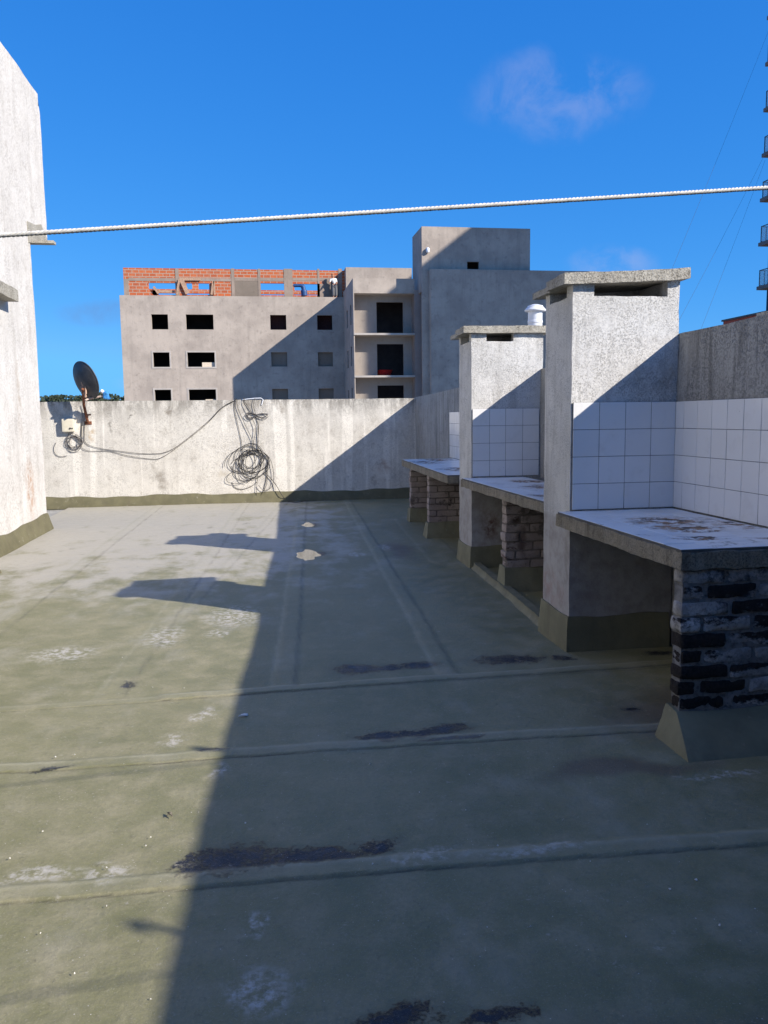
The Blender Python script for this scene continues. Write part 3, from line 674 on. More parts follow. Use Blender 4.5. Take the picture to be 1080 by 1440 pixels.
cnt1 = counter('nearest tiled counter with brown stains, in front of the nearest chimney', c1a.x-.006, c1b.x, e1, Y1-.012, WX-.012, WX-.012, ZC, .092, 21,
   (((2.25,4.25,ZC),(.32,.28,None)), ((2.2,3.95,ZC),(.26,.16,None)), ((2.1,3.62,ZC),(.14,.09,None)), ((2.5,3.5,ZC),(.25,.12,None)), ((2.4,3.3,ZC),(.2,.08,None)), ((2.53,4.0,ZC),(.1,.2,None))))
px1 = PY(957, 900, e1+.02).x
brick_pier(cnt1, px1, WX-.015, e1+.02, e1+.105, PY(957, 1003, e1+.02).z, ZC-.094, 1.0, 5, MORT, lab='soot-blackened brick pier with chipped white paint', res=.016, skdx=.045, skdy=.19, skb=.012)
c2a = PZ(764, 704, ZC); c2b_ = PZ(653, 673, ZC)
yn = Y1+D1+.03
cnt2 = counter('middle tiled counter, between the two chimneys', c2a.x, c2b_.x, yn, Y2-.012, B2.x-.14, B2.x-.015, ZC-.004, .085, 31,
   (((2.4,6.6,ZC),(.3,.3,None)), ((2.2,5.8,ZC),(.25,.25,None)), ((2.45,7.2,ZC),(.25,.2,None))))
p2 = PZ(711, 800, .19); 
brick_pier(cnt2, p2.x, B2.x-.08, p2.y, p2.y+.13, .19, ZC-.092, .25, 8, MORT2, lab='brick pier with flaking pinkish paint and a brown drip', res=.028, skdx=.02, skdy=.07)
yn3 = Y2+D2+.03; z3 = ZC-.012
x3n = PY(629, 667, yn3).x; f3 = PZ(565, 646, z3)
cnt3 = counter('farthest tiled counter, beyond the far chimney, on two brick piers', x3n, f3.x, yn3, f3.y, on_path(yn3)[0]-.012, on_path(f3.y)[0]-.012, z3, .09, 41,
   (((2.3,9.2,z3),(.3,.5,None)), ((2.2,10.8,z3),(.3,.6,None)), ((2.5,11.3,z3),(.3,.5,None))))
p3 = PZ(603, 735, .19); p4 = PZ(566, 708, .19)
xr3 = on_path(p3.y)[0]-.012
brick_pier(cnt3, p3.x, xr3, p3.y, p3.y+.13, .19, z3-.092, .35, 12, MORT2, res=.035, skdx=.03, skdy=.08, lab='nearer brick pier of this counter, dark at its edge')
brick_pier(cnt3, p4.x, on_path(f3.y)[0]-.012, min(p4.y, f3.y-.16), min(p4.y, f3.y-.16)+.13, .19, z3-.092, .1, 15, MORT2, res=.035, skdx=.02, skdy=.06, lab='farther brick pier of this counter, pale')

ka, kb = PZ(664, 801), PZ(795, 914)
m_ = MB(); rr = rough(.006, 4, 77)
def kw(p):
    k = (p.y-(Y1+D1*.6))/((Y2-.03)-(Y1+D1*.6)); q = rr(Vector((0,p.y,0)))
    xx = kb.x+(ka.x-kb.x)*k+.005
    prof = [(0,0),(.035,.045),(.075,.055),(.11,.0)]
    return Vector((xx+p.x+(.03 if p.z > .02 and p.x < .05 else 0)+q.x, p.y, p.z+q.z))
m_.gbox(0, .10, Y1+D1*.6, Y2-.03, -.01, .055, .03, kw)
ko = m_.build('low_kerb', MAT['skirt'], None, 60, loc=None); tag(ko, 'low green kerb on the deck between the two chimney feet', 'kerb')

# ------------------------------------------------------------------ white building on the left
XL = -2.95
yl = PX(66, 725, XL).y; yu = PX(66, 330, XL).y; ztop = PX(53, 133, XL).z
lw = thing('white_building', (XL-1.5, 6, 0), 'tall white limewashed building on the left with a jutting upper corner', 'building')
m_ = MB(); rw = rough(.008, 1.6, 4)
zjl = PX(39, 331, XL).z; zj = PX(66, 337, XL).z
m_.gbox(XL-3, XL, 1.6, yl, 0, zj, .08, rw)  # near stretch, out of view, lengthened to bounce light onto the deck
ya_ = yu
m_.gbox(XL-3, XL, 1.6, yu, zj+.001, ztop, .08, lambda p: rw(Vector((p.x, p.y-(.22*(max(0,p.z-(ztop-.2))/.2) if p.y > yu-.05 else 0), p.z+(p.y-yu)*.012))))
m_.build('wall', MAT['white'], lw, 40)
m_ = MB(); rk = rough(.004, 5, 6); sz = .215
m_.gbox(XL-.05, XL+.012, 9.4, yl+.012, -.02, sz, .04, lambda p: rk(Vector((p.x+(.06*(1-max(0,p.z)/sz) if p.x > XL else 0), p.y+(.05*(1-max(0,p.z)/sz) if p.y > yl else 0), p.z+(.014*math.sin(p.y*2.3)+.01*math.sin(p.y*6) if p.z > .15 else 0)))))
m_.build('skirting', MAT['skirt_sun'], lw, 50)
q0 = PZ(4, 805, 0)
lp = thing('left_parapet', (q0.x-.3, 3, 0), 'low pier on the left, only its green foot showing at the left border', 'parapet wall')
m_ = MB(); m_.gbox(q0.x-.33, q0.x-.13, -5, q0.y-.1, 0, 1.72, .1, rw); m_.build('wall', MAT['side'], lp, 40)
m_ = MB(); m_.gbox(q0.x-.34, q0.x-.12, -5, q0.y-.09, -.02, .2, .05, lambda p: rk(Vector((p.x+(.12*(1-max(0,p.z)/.2) if p.x > q0.x-.2 else 0), p.y+(.09*(1-max(0,p.z)/.2) if p.y > q0.y-.2 else 0), p.z)))); m_.build('skirting', MAT['skirt_sun'], lp, 50)
# unseen house added behind the viewpoint to shade the near deck and piers
sh = thing('added_shade_house', (-.3, -3, 0), 'unseen grey rendered house added behind the viewpoint to shade the near deck', 'shade block')
m_ = MB(); m_.sheet([-3.2, 2.58], [0, 4.6], [(-.6, .35, .02, 2.05)], lambda a, b_, w_: (a, -1.25-w_, b_), .2); m_.box(-3.2, -3.0, -5.5, -1.45, 0, 4.6); m_.box(2.38, 2.58, -5.5, -1.45, 0, 4.6); m_.box(-3.0, 2.38, -5.5, -5.3, 0, 4.6); m_.box(-3.0, 2.38, -5.3, -1.45, 4.4, 4.59); m_.build('wall', m_plaster('grey_house_render', (.42,.40,.37), (.36,.34,.32), (.24,.23,.215), .6, 0, sc=1), sh)
m_ = MB(); m_.box(-.6, .35, -1.36, -1.31, .02, 2.05); d_ = m_.build('door', MAT['metal'], sh); m_ = MB(); m_.tube([(.24,-1.28,1.0),(.24,-1.25,1.0),(.12,-1.25,1.0)], .012, 8); m_.build('handle', MAT['pvc'], d_)
m_ = MB(); poly = [PX(*p, XL) for p in ((37.5,311),(48,316),(57,315.5),(65.5,336),(65,340),(40,341))]
m_.prism([(p.y, p.z) for p in poly], 'x', XL-.3, XL+.011); m_.build('shaded_beam_underside', MAT['cap'], lw)  # darker cap concrete colours in the shade under the beam
p_, q_ = PX(38, 341, XL), PX(77, 341.5, XL)
q_ = PY(77, 341.5, yl+.05); m_ = MB(); m_.box(XL-.3, q_.x, yl-.02, yl+.12, q_.z-.018, q_.z+.018); m_.build('drip_plate', MAT['cap'], lw)
l0, l1 = PX(12, 409, XL+.05), PX(12, 424, XL+.05)
m_ = MB(); m_.gbox(XL-.02, XL+.16, l0.y-2.4, l0.y, l1.z, l0.z+.01, .06, rough(.006, 5, 8)); m_.build('ledge', MAT['cap'], lw, 40)

# ------------------------------------------------------------------ ropes overhead
def rope(name, a, b, label, sag=.0, R=.0041, pitch=.022):
    a, b = Vector(a), Vector(b); L = (b-a).length; n = int(L/.003); t = (b-a).normalized(); s1 = t.cross(Vector((0,0,1))).normalized(); s2 = s1.cross(t)
    m1 = MB()
    for k in range(3):
        pts = []
        for i in range(n+1):
            d = L*i/n; ph = 2*math.pi*(d/pitch+k/3); p = a+t*d-Vector((0,0,1))*sag*4*(i/n)*(1-i/n)
            pts.append(p+(s1*math.cos(ph)+s2*math.sin(ph))*R*.5)
        m1.tube(pts, R*.56, 6)
    return tag(m1.build(name, MAT['rope'], None, 80), label, 'rope', 'clotheslines across the roof')
YRP = 1.48
ra, rb2 = PY(0, 331, YRP), PY(1080, 264, YRP)
sl_ = (rb2.z-ra.z)/(rb2.x-ra.x); zr_ = lambda x: ra.z+(x-ra.x)*sl_
hooks = []
rope('clothesline', (q0.x-.15, YRP, zr_(q0.x-.15)), (WX+.02, YRP, zr_(WX+.02)), 'white twisted rope strung across the sky in front of everything', .0)
YR2 = .10
rope('clothesline', (q0.x-.15, YR2, zr_(q0.x-.15)+.02), (WX+.02, YR2, zr_(WX+.02)), 'white twisted rope overhead, out of the frame, casting a faint shadow on the deck', .0)
for i, yy in enumerate((YRP, YR2)):
    hk = MB(); zz = zr_(WX+.02)
    zt3 = (2.23, 2.295)[i]
    hk.tube([(WX+.045,yy,2.0),(WX+.045,yy,zt3-.05),(WX+.035,yy,zt3-.01),(WX+.012,yy,zt3),(WX-.012,yy,zt3-.02),(WX-.012,yy,zt3-.06)], [.012]*6, 8)
    hk.tube([(WX+.03,yy,zz),(WX-.02,yy,zz-.004),(WX-.09,yy,zz-.010)], [.012,.016,.008], 8)
    hk.tube([(WX+.045,yy-.03,zz),(WX+.06,yy,zz+.02),(WX+.045,yy+.03,zz+.004),(WX+.03,yy,zz-.02)], .010, 6, True)
    tag(hk.build('rope_hook', MAT['rust'], None, 60), ('rusty hook on top of the side parapet holding the rope seen overhead', 'rusty hook on top of the side parapet holding the second rope, nearest the viewer')[i], 'hook', 'rope hooks')

# ------------------------------------------------------------------ dish, box and cables on the back parapet
def wall_pts(px, yy, k=8): return catmull([PY(x, y, yy) for x, y in px], k)
YD = YB-.42
dc = PY(118, 536, YD); nrm = Vector((.64,.68,.32)).normalized()
dish = thing('satellite_dish', (dc.x, YB-.1, PY(125,595,YB).z), 'dark satellite dish seen from behind on a rusty wall bracket above the back parapet', 'satellite dish')
u = nrm.cross(Vector((0,0,1))).normalized(); v = u.cross(nrm)
rad = (PY(118,509,YD)-PY(118,563,YD)).length/2*1.02
m_ = MB(); nr, na = 8, 40; vs = []; fs = []
for sgn in (0, 1):
    for i in range(nr+1):
        r = rad*i/nr
        for k in range(na):
            a = 2*math.pi*k/na; vs.append(dc+u*r*math.cos(a)*.92+v*r*math.sin(a)+nrm*(.30*rad*(i/nr)**2-.3*rad*.6+(.008 if sgn else 0)))
for sgn in (0, 1):
    o_ = sgn*(nr+1)*na
    for i in range(nr):
        for k in range(na): fs.append((o_+i*na+k, o_+i*na+(k+1)%na, o_+(i+1)*na+(k+1)%na, o_+(i+1)*na+k))
for k in range(na): fs.append((nr*na+k, nr*na+(k+1)%na, (nr+1)*na+nr*na+(k+1)%na, (nr+1)*na+nr*na+k))
m_.add(vs, fs); m_.tube([dc+u*rad*.92*math.cos(2*math.pi*k/na)+v*rad*math.sin(2*math.pi*k/na)+nrm*(.30*rad*.4+.004) for k in range(na)], .009, 6, True)
m_.build('reflector', MAT['dish'], dish, 60)
hub = dc-nrm*.02-v*.10
m_ = MB(); w0 = PY(125, 594, YB+.01); e0 = PY(118, 570, YB-.12)
m_.tube([w0, w0+Vector((-.01,-.06,.02)), e0, hub+Vector((-.02,-.06,-.03))], .024, 10)
m_.box(w0.x-.07, w0.x+.05, YB-.016, YB+.01, w0.z-.035, w0.z+.02); b0 = PY(128, 583, YB-.06); m_.tube([b0, b0+Vector((-.10,-.02,-.012))], .014, 6)
m_.build('mount', MAT['rust'], dish, 50)
m_ = MB(); 
for s in (-1, 1): m_.tube([hub+u*.05*s+v*.08, hub+u*.05*s-v*.10-nrm*.06], .016, 6)
m_.tube([hub+v*.10-nrm*.02, hub-v*.16-nrm*.05], .022, 8)
m_.build('bracket', m_simple('pale_rusted_bracket', (.40,.27,.20), .8, var=.4, sc=30), dish, 50)
l_end = PY(147, 556, YD+.05); l_beg = dc-v*rad*.93
m_ = MB(); m_.tube([l_beg-nrm*.1, l_beg, l_beg.lerp(l_end, .5)-Vector((0,0,.005)), l_end], .017, 8); m_.build('feed_arm', m_simple('pinkish_worn_arm', (.50,.38,.32), .7), dish, 50)
m_ = MB(); fd = (dc-l_end).normalized(); m_.tube([l_end-fd*.05+Vector((0,0,.03)), l_end+Vector((0,0,.03)), l_end+fd*.05+Vector((0,0,.04)), l_end+fd*.07+Vector((0,0,.04))], [.022,.024,.034,.030], 10); m_.build('receiver', MAT['pvc'], dish, 50)
m_ = MB(); rr = rough(.02, 18, 3)
rounded(m_, l_end.x-.02, l_end.x+.075, l_end.y-.05, l_end.y+.05, l_end.z-.055, l_end.z+.06, .03, 4, .016, .014)
m_.tube([l_end+Vector((.03,0,-.03)), l_end+Vector((.07,-.01,-.06)), l_end+Vector((.11,-.01,-.045))], [.03,.02,.004], 6)
tag(m_.build('plastic_wrap', MAT['blue'], None, 60), 'crumpled blue plastic wrapped round the end of the dish arm', 'plastic wrap')

bx0, bx1 = PY(88, 589, YB), PY(106, 607, YB)
box = thing('junction_box', (bx0.x+.1, YB-.03, bx1.z), 'small cream junction box fixed to the back parapet under the dish', 'junction box')
m_ = MB(); rounded(m_, bx0.x, bx1.x, YB-.095, YB-.002, bx1.z, bx0.z, .012, 3, .0008, .02); m_.build('case', MAT['cream'], box, 50)
m_ = MB(); cc = PY(98.5, 602.5, YB-.1)
m_.tube([(cc.x,YB-.105,cc.z),(cc.x,YB-.09,cc.z)], .016, 10); m_.tube([(cc.x+.035,YB-.101,cc.z),(cc.x+.035,YB-.09,cc.z)], .012, 10); m_.build('latch', MAT['black'], box, 50)

c1 = lambda q: [(50+a/5.4, 490+b/5.4) for a, b in q]; c2 = lambda q: [(290+a/6.75, 540+b/6.75) for a, b in q]
def cable(px, label, r=.0038, mat='black', group=None, yy=None, name='cable'):
    m1 = MB(); 
    for i, q in enumerate(px): m1.tube(wall_pts(q, (yy or YB-.014)-.011*(i % 3), 6), r, 6)
    return tag(m1.build(name, MAT[mat], None, 60), label, 'cable', group)
cable([c1([(375,560),(372,640),(378,712),(450,750),(600,775),(780,797),(900,800),(980,790),(1080,740)])+[(290,595),(312,573),(330,563),(333,560)]], 'thin black cable sagging along the back parapet, the upper of two')
cable([c1([(350,560),(345,660),(345,740),(400,778),(560,780),(700,815),(860,838),(950,832),(1080,748)])+[(289,597.5),(311,575),(329,564),(332,560)]], 'thin black cable sagging along the back parapet, the lower of two')
lo = []
for i in range(6):
    cx_, cy_, rx_, ry_ = 290+random.uniform(-25,25), 710+random.uniform(-25,20), random.uniform(35,75), random.uniform(35,65)
    lo.append(c1([(cx_+rx_*math.cos(a)*(1+.12*math.sin(3*a+i)), cy_+ry_*math.sin(a)) for a in np.linspace(-1.2, 5.4, 14)]))
lo += [c1([(255,640),(240,690),(255,745),(300,770),(340,740),(352,690),(350,640),(352,560),(356,480),(345,430)]), c1([(275,640),(300,680),(330,700),(355,720)]), c1([(372,700),(362,640),(365,560),(372,470)])]
cable(lo, 'tangle of thin grey cable hanging below the junction box', .0042, 'greyc')
cable([c1([(155,715),(138,760),(150,800),(190,822),(240,815)])], 'loose curved cable end left of the junction box tangle', .004, 'greyc')
st = [c2(q) for q in ([(275,140),(270,240),(325,500),(340,600),(345,690)], [(292,140),(300,230),(380,410),(440,540),(460,640)], [(358,130),(365,190),(460,380),(465,470),(445,560),(432,640)], [(365,130),(372,180),(480,340),(492,450),(490,640)], [(462,135),(450,200),(470,290),(500,350),(490,560),(500,650)])]
for i in range(13):
    cx_, cy_ = (425+random.uniform(-55,45), 745+random.uniform(-45,50)); rx_ = random.uniform(80,180); ry_ = random.uniform(85,150); a0 = random.uniform(0, 6)
    st.append(c2([(cx_+rx_*math.cos(a+a0)*(1+.08*math.sin(2*a+i)), cy_+ry_*math.sin(a+a0)+.22*rx_*math.cos(a+a0)*(-.6)) for a in np.linspace(0, 6.1, 18)]))
for q in ([(265,720),(280,650),(330,600),(430,560),(500,590),(540,640)], [(172,785),(180,730),(240,655),(340,620),(430,640)], [(250,830),(200,880),(205,930),(300,945),(430,900),(490,860)], [(245,930),(270,980),(340,1000),(430,970),(480,930)],
          [(490,860),(475,1040),(490,1070),(520,1050),(570,960),(580,850),(575,740)], [(495,960),(530,1000),(580,1005),(630,960),(640,850),(610,720),(560,660)], [(580,740),(570,900),(550,1010),(590,1090),(640,1125)]): st.append(c2(q))
cable(st, 'big tangled coil of black cable hung on the back parapet', .0042, 'black', name='cable_coil')
lo = []
for i in range(7):
    s = 1 if i % 2 else -1; lo.append(c2([(480+s*random.uniform(0,8), 290), (480+s*60, 275+random.uniform(-20,10)), (480+s*random.uniform(85,115), 295+random.uniform(-10,20)), (480+s*60, 325+random.uniform(-10,12)), (480, 300)]))
cable(lo, 'small bow of looped grey cable tied above the big coil', .0045, 'greyc', name='cable_coil')
m_ = MB(); m_.tube([PY(*p, YB-.01) for p in c2([(340,150),(400,142),(460,136),(520,134),(540,150),(525,200)])], .008, 8); tag(m_.build('conduit', MAT['pvc'], None, 60), 'short white conduit lying over the parapet top above the cable coil', 'conduit')
fp = [PY(386, 679, YB-.03), PY(397, 697, YB-.09)]+[PZ(u_, v_, .018) for u_, v_ in ((404,704),(417,706.5),(432,703.5),(444,698))]
m_ = MB(); m_.tube(catmull([PY(372,664,YB-.02)]+fp, 6), .006, 6); tag(m_.build('cable', MAT['black'], None, 60), 'loose black cable end trailing from the coil onto the deck', 'cable')

# ------------------------------------------------------------------ small litter on the deck
def flake(seed, r):
    rnd = random.Random(seed); m1 = MB(); n = 9; rg = [(r*rnd.uniform(.5,1)*math.cos(2*math.pi*k/n), r*.7*rnd.uniform(.5,1)*math.sin(2*math.pi*k/n)) for k in range(n)]
    m1.add([(x, y, .002+rnd.uniform(0,.003)) for x, y in rg]+[(x*.8, y*.8, .006+rnd.uniform(0,.006)) for x, y in rg], [tuple(range(n-1,-1,-1)), tuple(range(n,2*n))]+[(k,(k+1)%n,(k+1)%n+n,k+n) for k in range(n)])
    return m1
protos = []
fl = [(150,1221),(57,1313),(205,1190),(105,1062),(78,1065),(212,1178),(345,1158),(524,1216),(582,1200),(942,1251),(979,1238),(685,1305),(746,1304),(830,1212),(590,1115),(655,1140),(757,1030),(660,1090),(880,1318),(1012,1302),(520,1075),(215,967),(259,968),(172,925),(150,1275),(212,1406),(105,1370),(14,1208),(60,1170),(910,1160),(700,1190),(456,962)]
for i, (u_, v_) in enumerate(fl):
    p = PZ(u_, v_, .004); s = random.choice((.0025,.003,.0035,.004,.006))
    if i < 4: o = flake(i, 1.0).build('paint_flake', MAT['flake']); protos.append(o)
    else: o = protos[i % 4].copy(); COL.objects.link(o)
    o.location = p; o.scale = (s, s, .5); o.rotation_euler = (0, 0, random.uniform(0, 6))
    tag(o, 'tiny white paint flake lying on the green roof deck', 'paint flake', 'tiny white flakes scattered over the deck')
p = PZ(343, 1007, .005); o = protos[1].copy(); COL.objects.link(o); o.location = p; o.scale = (.036,.022,1.2); o.rotation_euler = (0,0,.2); tag(o, 'largest pale paper scrap on the deck, just inside the shadow edge', 'scrap'); o.name = 'paper_scrap'
p = PZ(239, 1146, .006); m_ = MB(); m_.tube([p+Vector((-.012,.02,0)), p+Vector((0,.004,.006)), p+Vector((.012,-.018,.002))], [.002,.005,.002], 6); m_.tube([p+Vector((-.012,-.004,0)), p+Vector((.006,.008,.006))], [.002,.003], 6)
tag(m_.build('twig', MAT['slab']), 'small dark twig on the sunlit part of the deck', 'twig')

# ------------------------------------------------------------------ building under construction
YF = 64.4; YW = 57.9; YBL = 56.1; YT = 56.7; GZ = -12.0
cb = thing('unfinished_building', (6, 62, GZ), 'unfinished grey rendered apartment building with an open brick top storey', 'building')
F = lambda u, v: PY(u, v, YF)
x0, x1 = F(171, 480).x, F(485.5, 420).x; zf = F(330, 416.5).z
hol = []; fill = []
for uu in ((212.6,236,261.5,300),):
    pass
colsx = [(F(213,450).x, F(236.2,450).x), (F(261.5,450).x, F(300,450).x), (F(380,450).x, F(402.5,450).x), (F(446,450).x, F(467.3,450).x)]
rowz = [(F(240,463.2).z, F(240,442).z), (F(240,516).z, F(240,495.5).z)]; dz = rowz[0][0]-rowz[1][0]
rowz += [(rowz[1][0]-dz*k, rowz[1][1]-dz*k) for k in range(1, 6)]
for c in colsx:
    for r in rowz: hol.append((c[0], c[1], r[0], r[1]))
m_ = MB(); us = list(np.linspace(x0, x1, 12)); vs = list(np.linspace(GZ, zf, 10))
m_.sheet(us, vs, hol, lambda a, b, w_: (a, YF+w_, b), .25); m_.build('facade', MAT['render'], cb)
# the shell behind: end walls, rear wall, floors
m_ = MB(); m_.box(x0, x0+.25, YF+.25, YF+13, GZ, zf-.2); m_.build('end_wall', MAT['render'], cb)
m_ = MB(); m_.box(x0, 22, YF+13, YF+13.25, GZ, zf-.2); m_.build('rear_wall', MAT['render'], cb)
m_ = MB(); m_.box(x0+.25, 21.8, YF+3.2, YF+3.35, GZ, zf-.3)
for c in (-6.0, -1.5, 3.4): m_.box(c-.08, c+.08, YF+.25, YF+3.2, GZ, zf-.3)
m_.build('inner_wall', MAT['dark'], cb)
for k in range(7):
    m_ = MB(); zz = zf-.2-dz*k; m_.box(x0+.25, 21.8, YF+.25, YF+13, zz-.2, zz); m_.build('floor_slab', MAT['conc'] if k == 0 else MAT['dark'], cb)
# window surrounds, boarded openings
for ci in (0, 1):
    for r in rowz[1:3]:
        c = colsx[ci]; m_ = MB(); e = .12
        m_.sheet([c[0]-e, c[1]+e], [r[0]-e, r[1]+e], [(c[0], c[1], r[0], r[1])], lambda a, b, w_: (a, YF-.025+w_, b), .03); m_.build('window_surround', MAT['conc'], cb)
for ci in (2, 3):
    for r in rowz[1:4]:
        c = colsx[ci]; m_ = MB(); m_.box(c[0]-.02, c[1]+.02, YF+.20, YF+.24, r[0]-.0, r[1]+.0); m_.build('window_panel', MAT['panel'], cb)
for ci in (2, 3):
    r = rowz[0]; c = colsx[ci]; m_ = MB(); m_.box(c[0]-.02, c[1]+.02, YF+.9, YF+1.0, r[0]-.3, r[1]+.3); m_.build('inner_panel', m_simple('dark_red_block', (.06,.022,.02), .9), cb)
for r, uA, uB in ((rowz[1], 284, 303.5), (rowz[2], 287, 305.5)):
    m_ = MB(); a = F(uA, 510).x; m_.box(a, colsx[1][1]+.02, YF+.16, YF+.22, r[0]-.02, r[0]+.34); m_.build('window_board', MAT['board'], cb)

# open brick storey
YBR = YF+.55
G = lambda u, v: PY(u, v, YBR)
bx0_, bx1_ = G(174, 400).x, G(486, 400).x; bz1 = G(330, 378.5).z; bz0 = zf-.2
holes = [(G(a,400).x, G(b,400).x, G(a,d).z, G(a,c).z) for a, b, c, d in ((208,246.5,397.5,414.5), (262,294,398,414.5), (366,400.5,398,415), (412.5,447.5,399,415))]
m_ = MB(); m_.sheet([bx0_, bx1_], [bz0, bz1], holes, lambda a, b, w_: (a, YBR+w_, b), .22)
bw = m_.build('brick_storey', MAT['orange'], cb)
for a, b, c, d in ((208,231,404,414.5),):
    pass
m_ = MB()   # low brick infill at the foot of each opening
for a, b, c, d in ((214,222,406,416), (208,222,408,416)): m_.box(G(a,400).x, G(b,400).x, YBR+.02, YBR+.2, bz0, G(a,c).z)
m_.build('brick_infill', MAT['orange'], cb)
for a, b, c, d in ((247,252,378,417), (325.5,330,377.5,417), (363,366.5,378,417), (399.5,411.5,378,417), (446.5,456,399,417), (446.5,449.5,378,399), (476,481,378,417), (174,181,392,417)):
    m_ = MB(); m_.box(G(a,400).x, G(b,400).x, YBR-.03, YBR+.26, bz0, G(a,c).z); m_.build('column', MAT['tanc'], cb)
for a, b in ((181,247), (252,325.5), (330,363), (366.5,399.5), (411.5,446.5), (449.5,476)):
    m_ = MB(); m_.box(G(a,400).x+.002, G(b,400).x-.002, YBR-.02, YBR+.24, G(a,394.8).z, G(a,390.5).z); m_.build('tie_beam', MAT['tanc'], cb)
for a, b in ((330,363), (456,476)):
    m_ = MB(); m_.box(G(a,400).x+.002, G(b,400).x-.002, YBR-.012, YBR+.02, bz0, G(a,395).z); m_.build('render_panel', MAT['panel'], cb)
YR_ = YF+9
H_ = lambda u, v: PY(u, v, YR_)
m_ = MB(); m_.box(H_(196,400).x, H_(470,400).x, YR_, YR_+.2, H_(330,413).z, H_(330,407.5).z)
for a in (200, 270, 340, 405, 462): m_.box(H_(a,400).x, H_(a+9,400).x, YR_-.01, YR_+.21, H_(330,413).z, H_(330,385).z)
m_.build('rear_brick_wall', MAT['orange'], cb)

# projecting wing with recessed balconies
Wf = lambda u, v: PY(u, v, YW)
wx0, wx1 = Wf(497, 440).x, Wf(583, 440).x; YRC = YW+1.05
zp1, zp0 = Wf(540, 391.5).z, Wf(540, 412.5).z
sl_z = [Wf(540, y).z for y in (468.5, 528)]; dzw = sl_z[0]-sl_z[1]
m_ = MB(); m_.box(wx0+.072, wx1, YW+.003, YW+.2, zp0, zp1); m_.build('parapet', MAT['render'], cb)
m_ = MB(); m_.box(wx0+.073, wx1-.003, YW+.201, YRC+5, zp0+.002, zp0+.22); m_.build('wing_roof', MAT['conc'], cb)
m_ = MB(); lh = []
for k in range(6):
    zb = sl_z[0]+.15-dzw*k
    lh += [(YW+1.3, YW+2.0, zb+.6, zb+2.0), (YW+3.6, YW+4.4, zb+.6, zb+1.9)]
m_.sheet([YW, YF], [GZ, zp0, zp1], [q for q in lh], lambda a, b, w_: (wx0+w_, a, b), .07); m_.build('wing_side_wall', MAT['render'], cb)
dh = []
d0, d1 = PY(529.5, 440, YRC).x, PY(567, 440, YRC).x
for k in range(6):
    zb = sl_z[0]-dzw*k; dh.append((d0, d1, zb+.02, zb+2.28))
m_ = MB(); m_.sheet([wx0+.072, wx1], [GZ, zp0], dh, lambda a, b, w_: (a, YRC+w_, b), .2); m_.build('recess_wall', m_plaster('pale_balcony_render', (.36,.315,.275), (.31,.27,.235), (.22,.19,.165), .3, 0, sc=.4), cb)
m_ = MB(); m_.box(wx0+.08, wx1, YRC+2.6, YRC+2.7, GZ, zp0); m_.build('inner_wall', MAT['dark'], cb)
for k in range(6):
    m_ = MB(); zz = sl_z[0]-dzw*k; m_.box(wx0+.075, wx1, YW+.004, YRC-.003, zz-.13, zz); m_.box(wx0-.004, wx1+.001, YW-.06, YW-.001, zz-.13, zz+.002); m_.build('balcony_slab', MAT['conc'], cb)
m_ = MB(); S = lambda u, v: PY(u, v, YW+4.6)
SX = PY(486.5, 390, YF-.3); m_.box(SX.x, wx1+1, YF-.3, YF+4, zp0+.2, PY(540, 376.5, YF-.3).z); m_.build('upper_storey', MAT['render'], cb)
# stair tower and right-hand block
T_ = lambda u, v: PY(u, v, YT)
tx0, tx1 = T_(593, 340).x, T_(745.5, 340).x; tz = T_(670, 320).z; Bq = lambda u, v: PY(u, v, YBL)
bz_ = Bq(700, 379.5).z; kx0 = Bq(606, 450).x; kx1 = Bq(836, 450).x
wh = (T_(657,370).x, T_(673.5,370).x, T_(665,378.5).z, T_(665,368).z)
m_ = MB(); m_.sheet([tx0, tx1], [GZ+1, bz_-.3, tz], [wh], lambda a, b, w_: (a, YT+w_, b), .25)
m_.box(tx0, tx0+.2, YT+.25, YT+3.4, zp0, tz); m_.box(tx1-.2, tx1, YT+.25, YT+3.4, bz_-.3, tz); m_.box(tx0+.2, tx1-.2, YT+3.2, YT+3.4, zp0, tz); m_.box(tx0+.2, tx1-.2, YT+.25, YT+3.2, tz-.3, tz-.02)
m_.build('stair_tower', MAT['render'], cb)
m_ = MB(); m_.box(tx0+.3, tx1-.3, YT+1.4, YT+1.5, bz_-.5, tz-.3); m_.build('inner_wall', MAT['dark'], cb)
m_ = MB(); nh = []
for y0_, y1_ in ((415,426), (473,487), (533,545)):
    a = PX(603, y0_, kx0); b = PX(603, y1_, kx0); nh.append((YBL+.75, YBL+1.25, b.z, a.z))
m_.sheet([YBL, YW+.3], [GZ, bz_], nh, lambda a, b, w_: (kx0+w_, a, b), .2); m_.sheet([kx0+.2, kx1], [GZ, bz_], [], lambda a, b, w_: (a, YBL+.001+w_, b), .2)
m_.box(kx0+.2, kx1, YBL+.2, YBL+12, bz_-.4, bz_-.2); m_.box(kx1-.2, kx1, YBL+.2, YBL+12, GZ, bz_-.4); m_.box(kx0+.6, kx0+.7, YBL+.2, YBL+3, GZ, bz_-.5)
m_.build('side_block', MAT['render'], cb)
for q in nh:
    m_ = MB(); m_.box(kx0+.12, kx0+.16, q[0]-.0, q[1]+.0, q[2], q[3]); m_.build('window_panel', MAT['dark'], cb)
m_ = MB(); m_.box(wx1+.002, kx0-.002, YW+.002, YRC+3, GZ, zp0+.25); m_.build('link_wall', m_plaster('brownish_render', (.36,.295,.26), (.30,.245,.215), (.21,.175,.155), .3, 0, sc=.4), cb)
o = MB(); q = T_(601, 353.5); o.lathe([(.10,0),(.14,.1),(.12,.28),(.05,.34)], (q.x, YT-.12, q.z-.1), 12); tag(o.build('wall_lamp', MAT['pvc'], cb, 50))
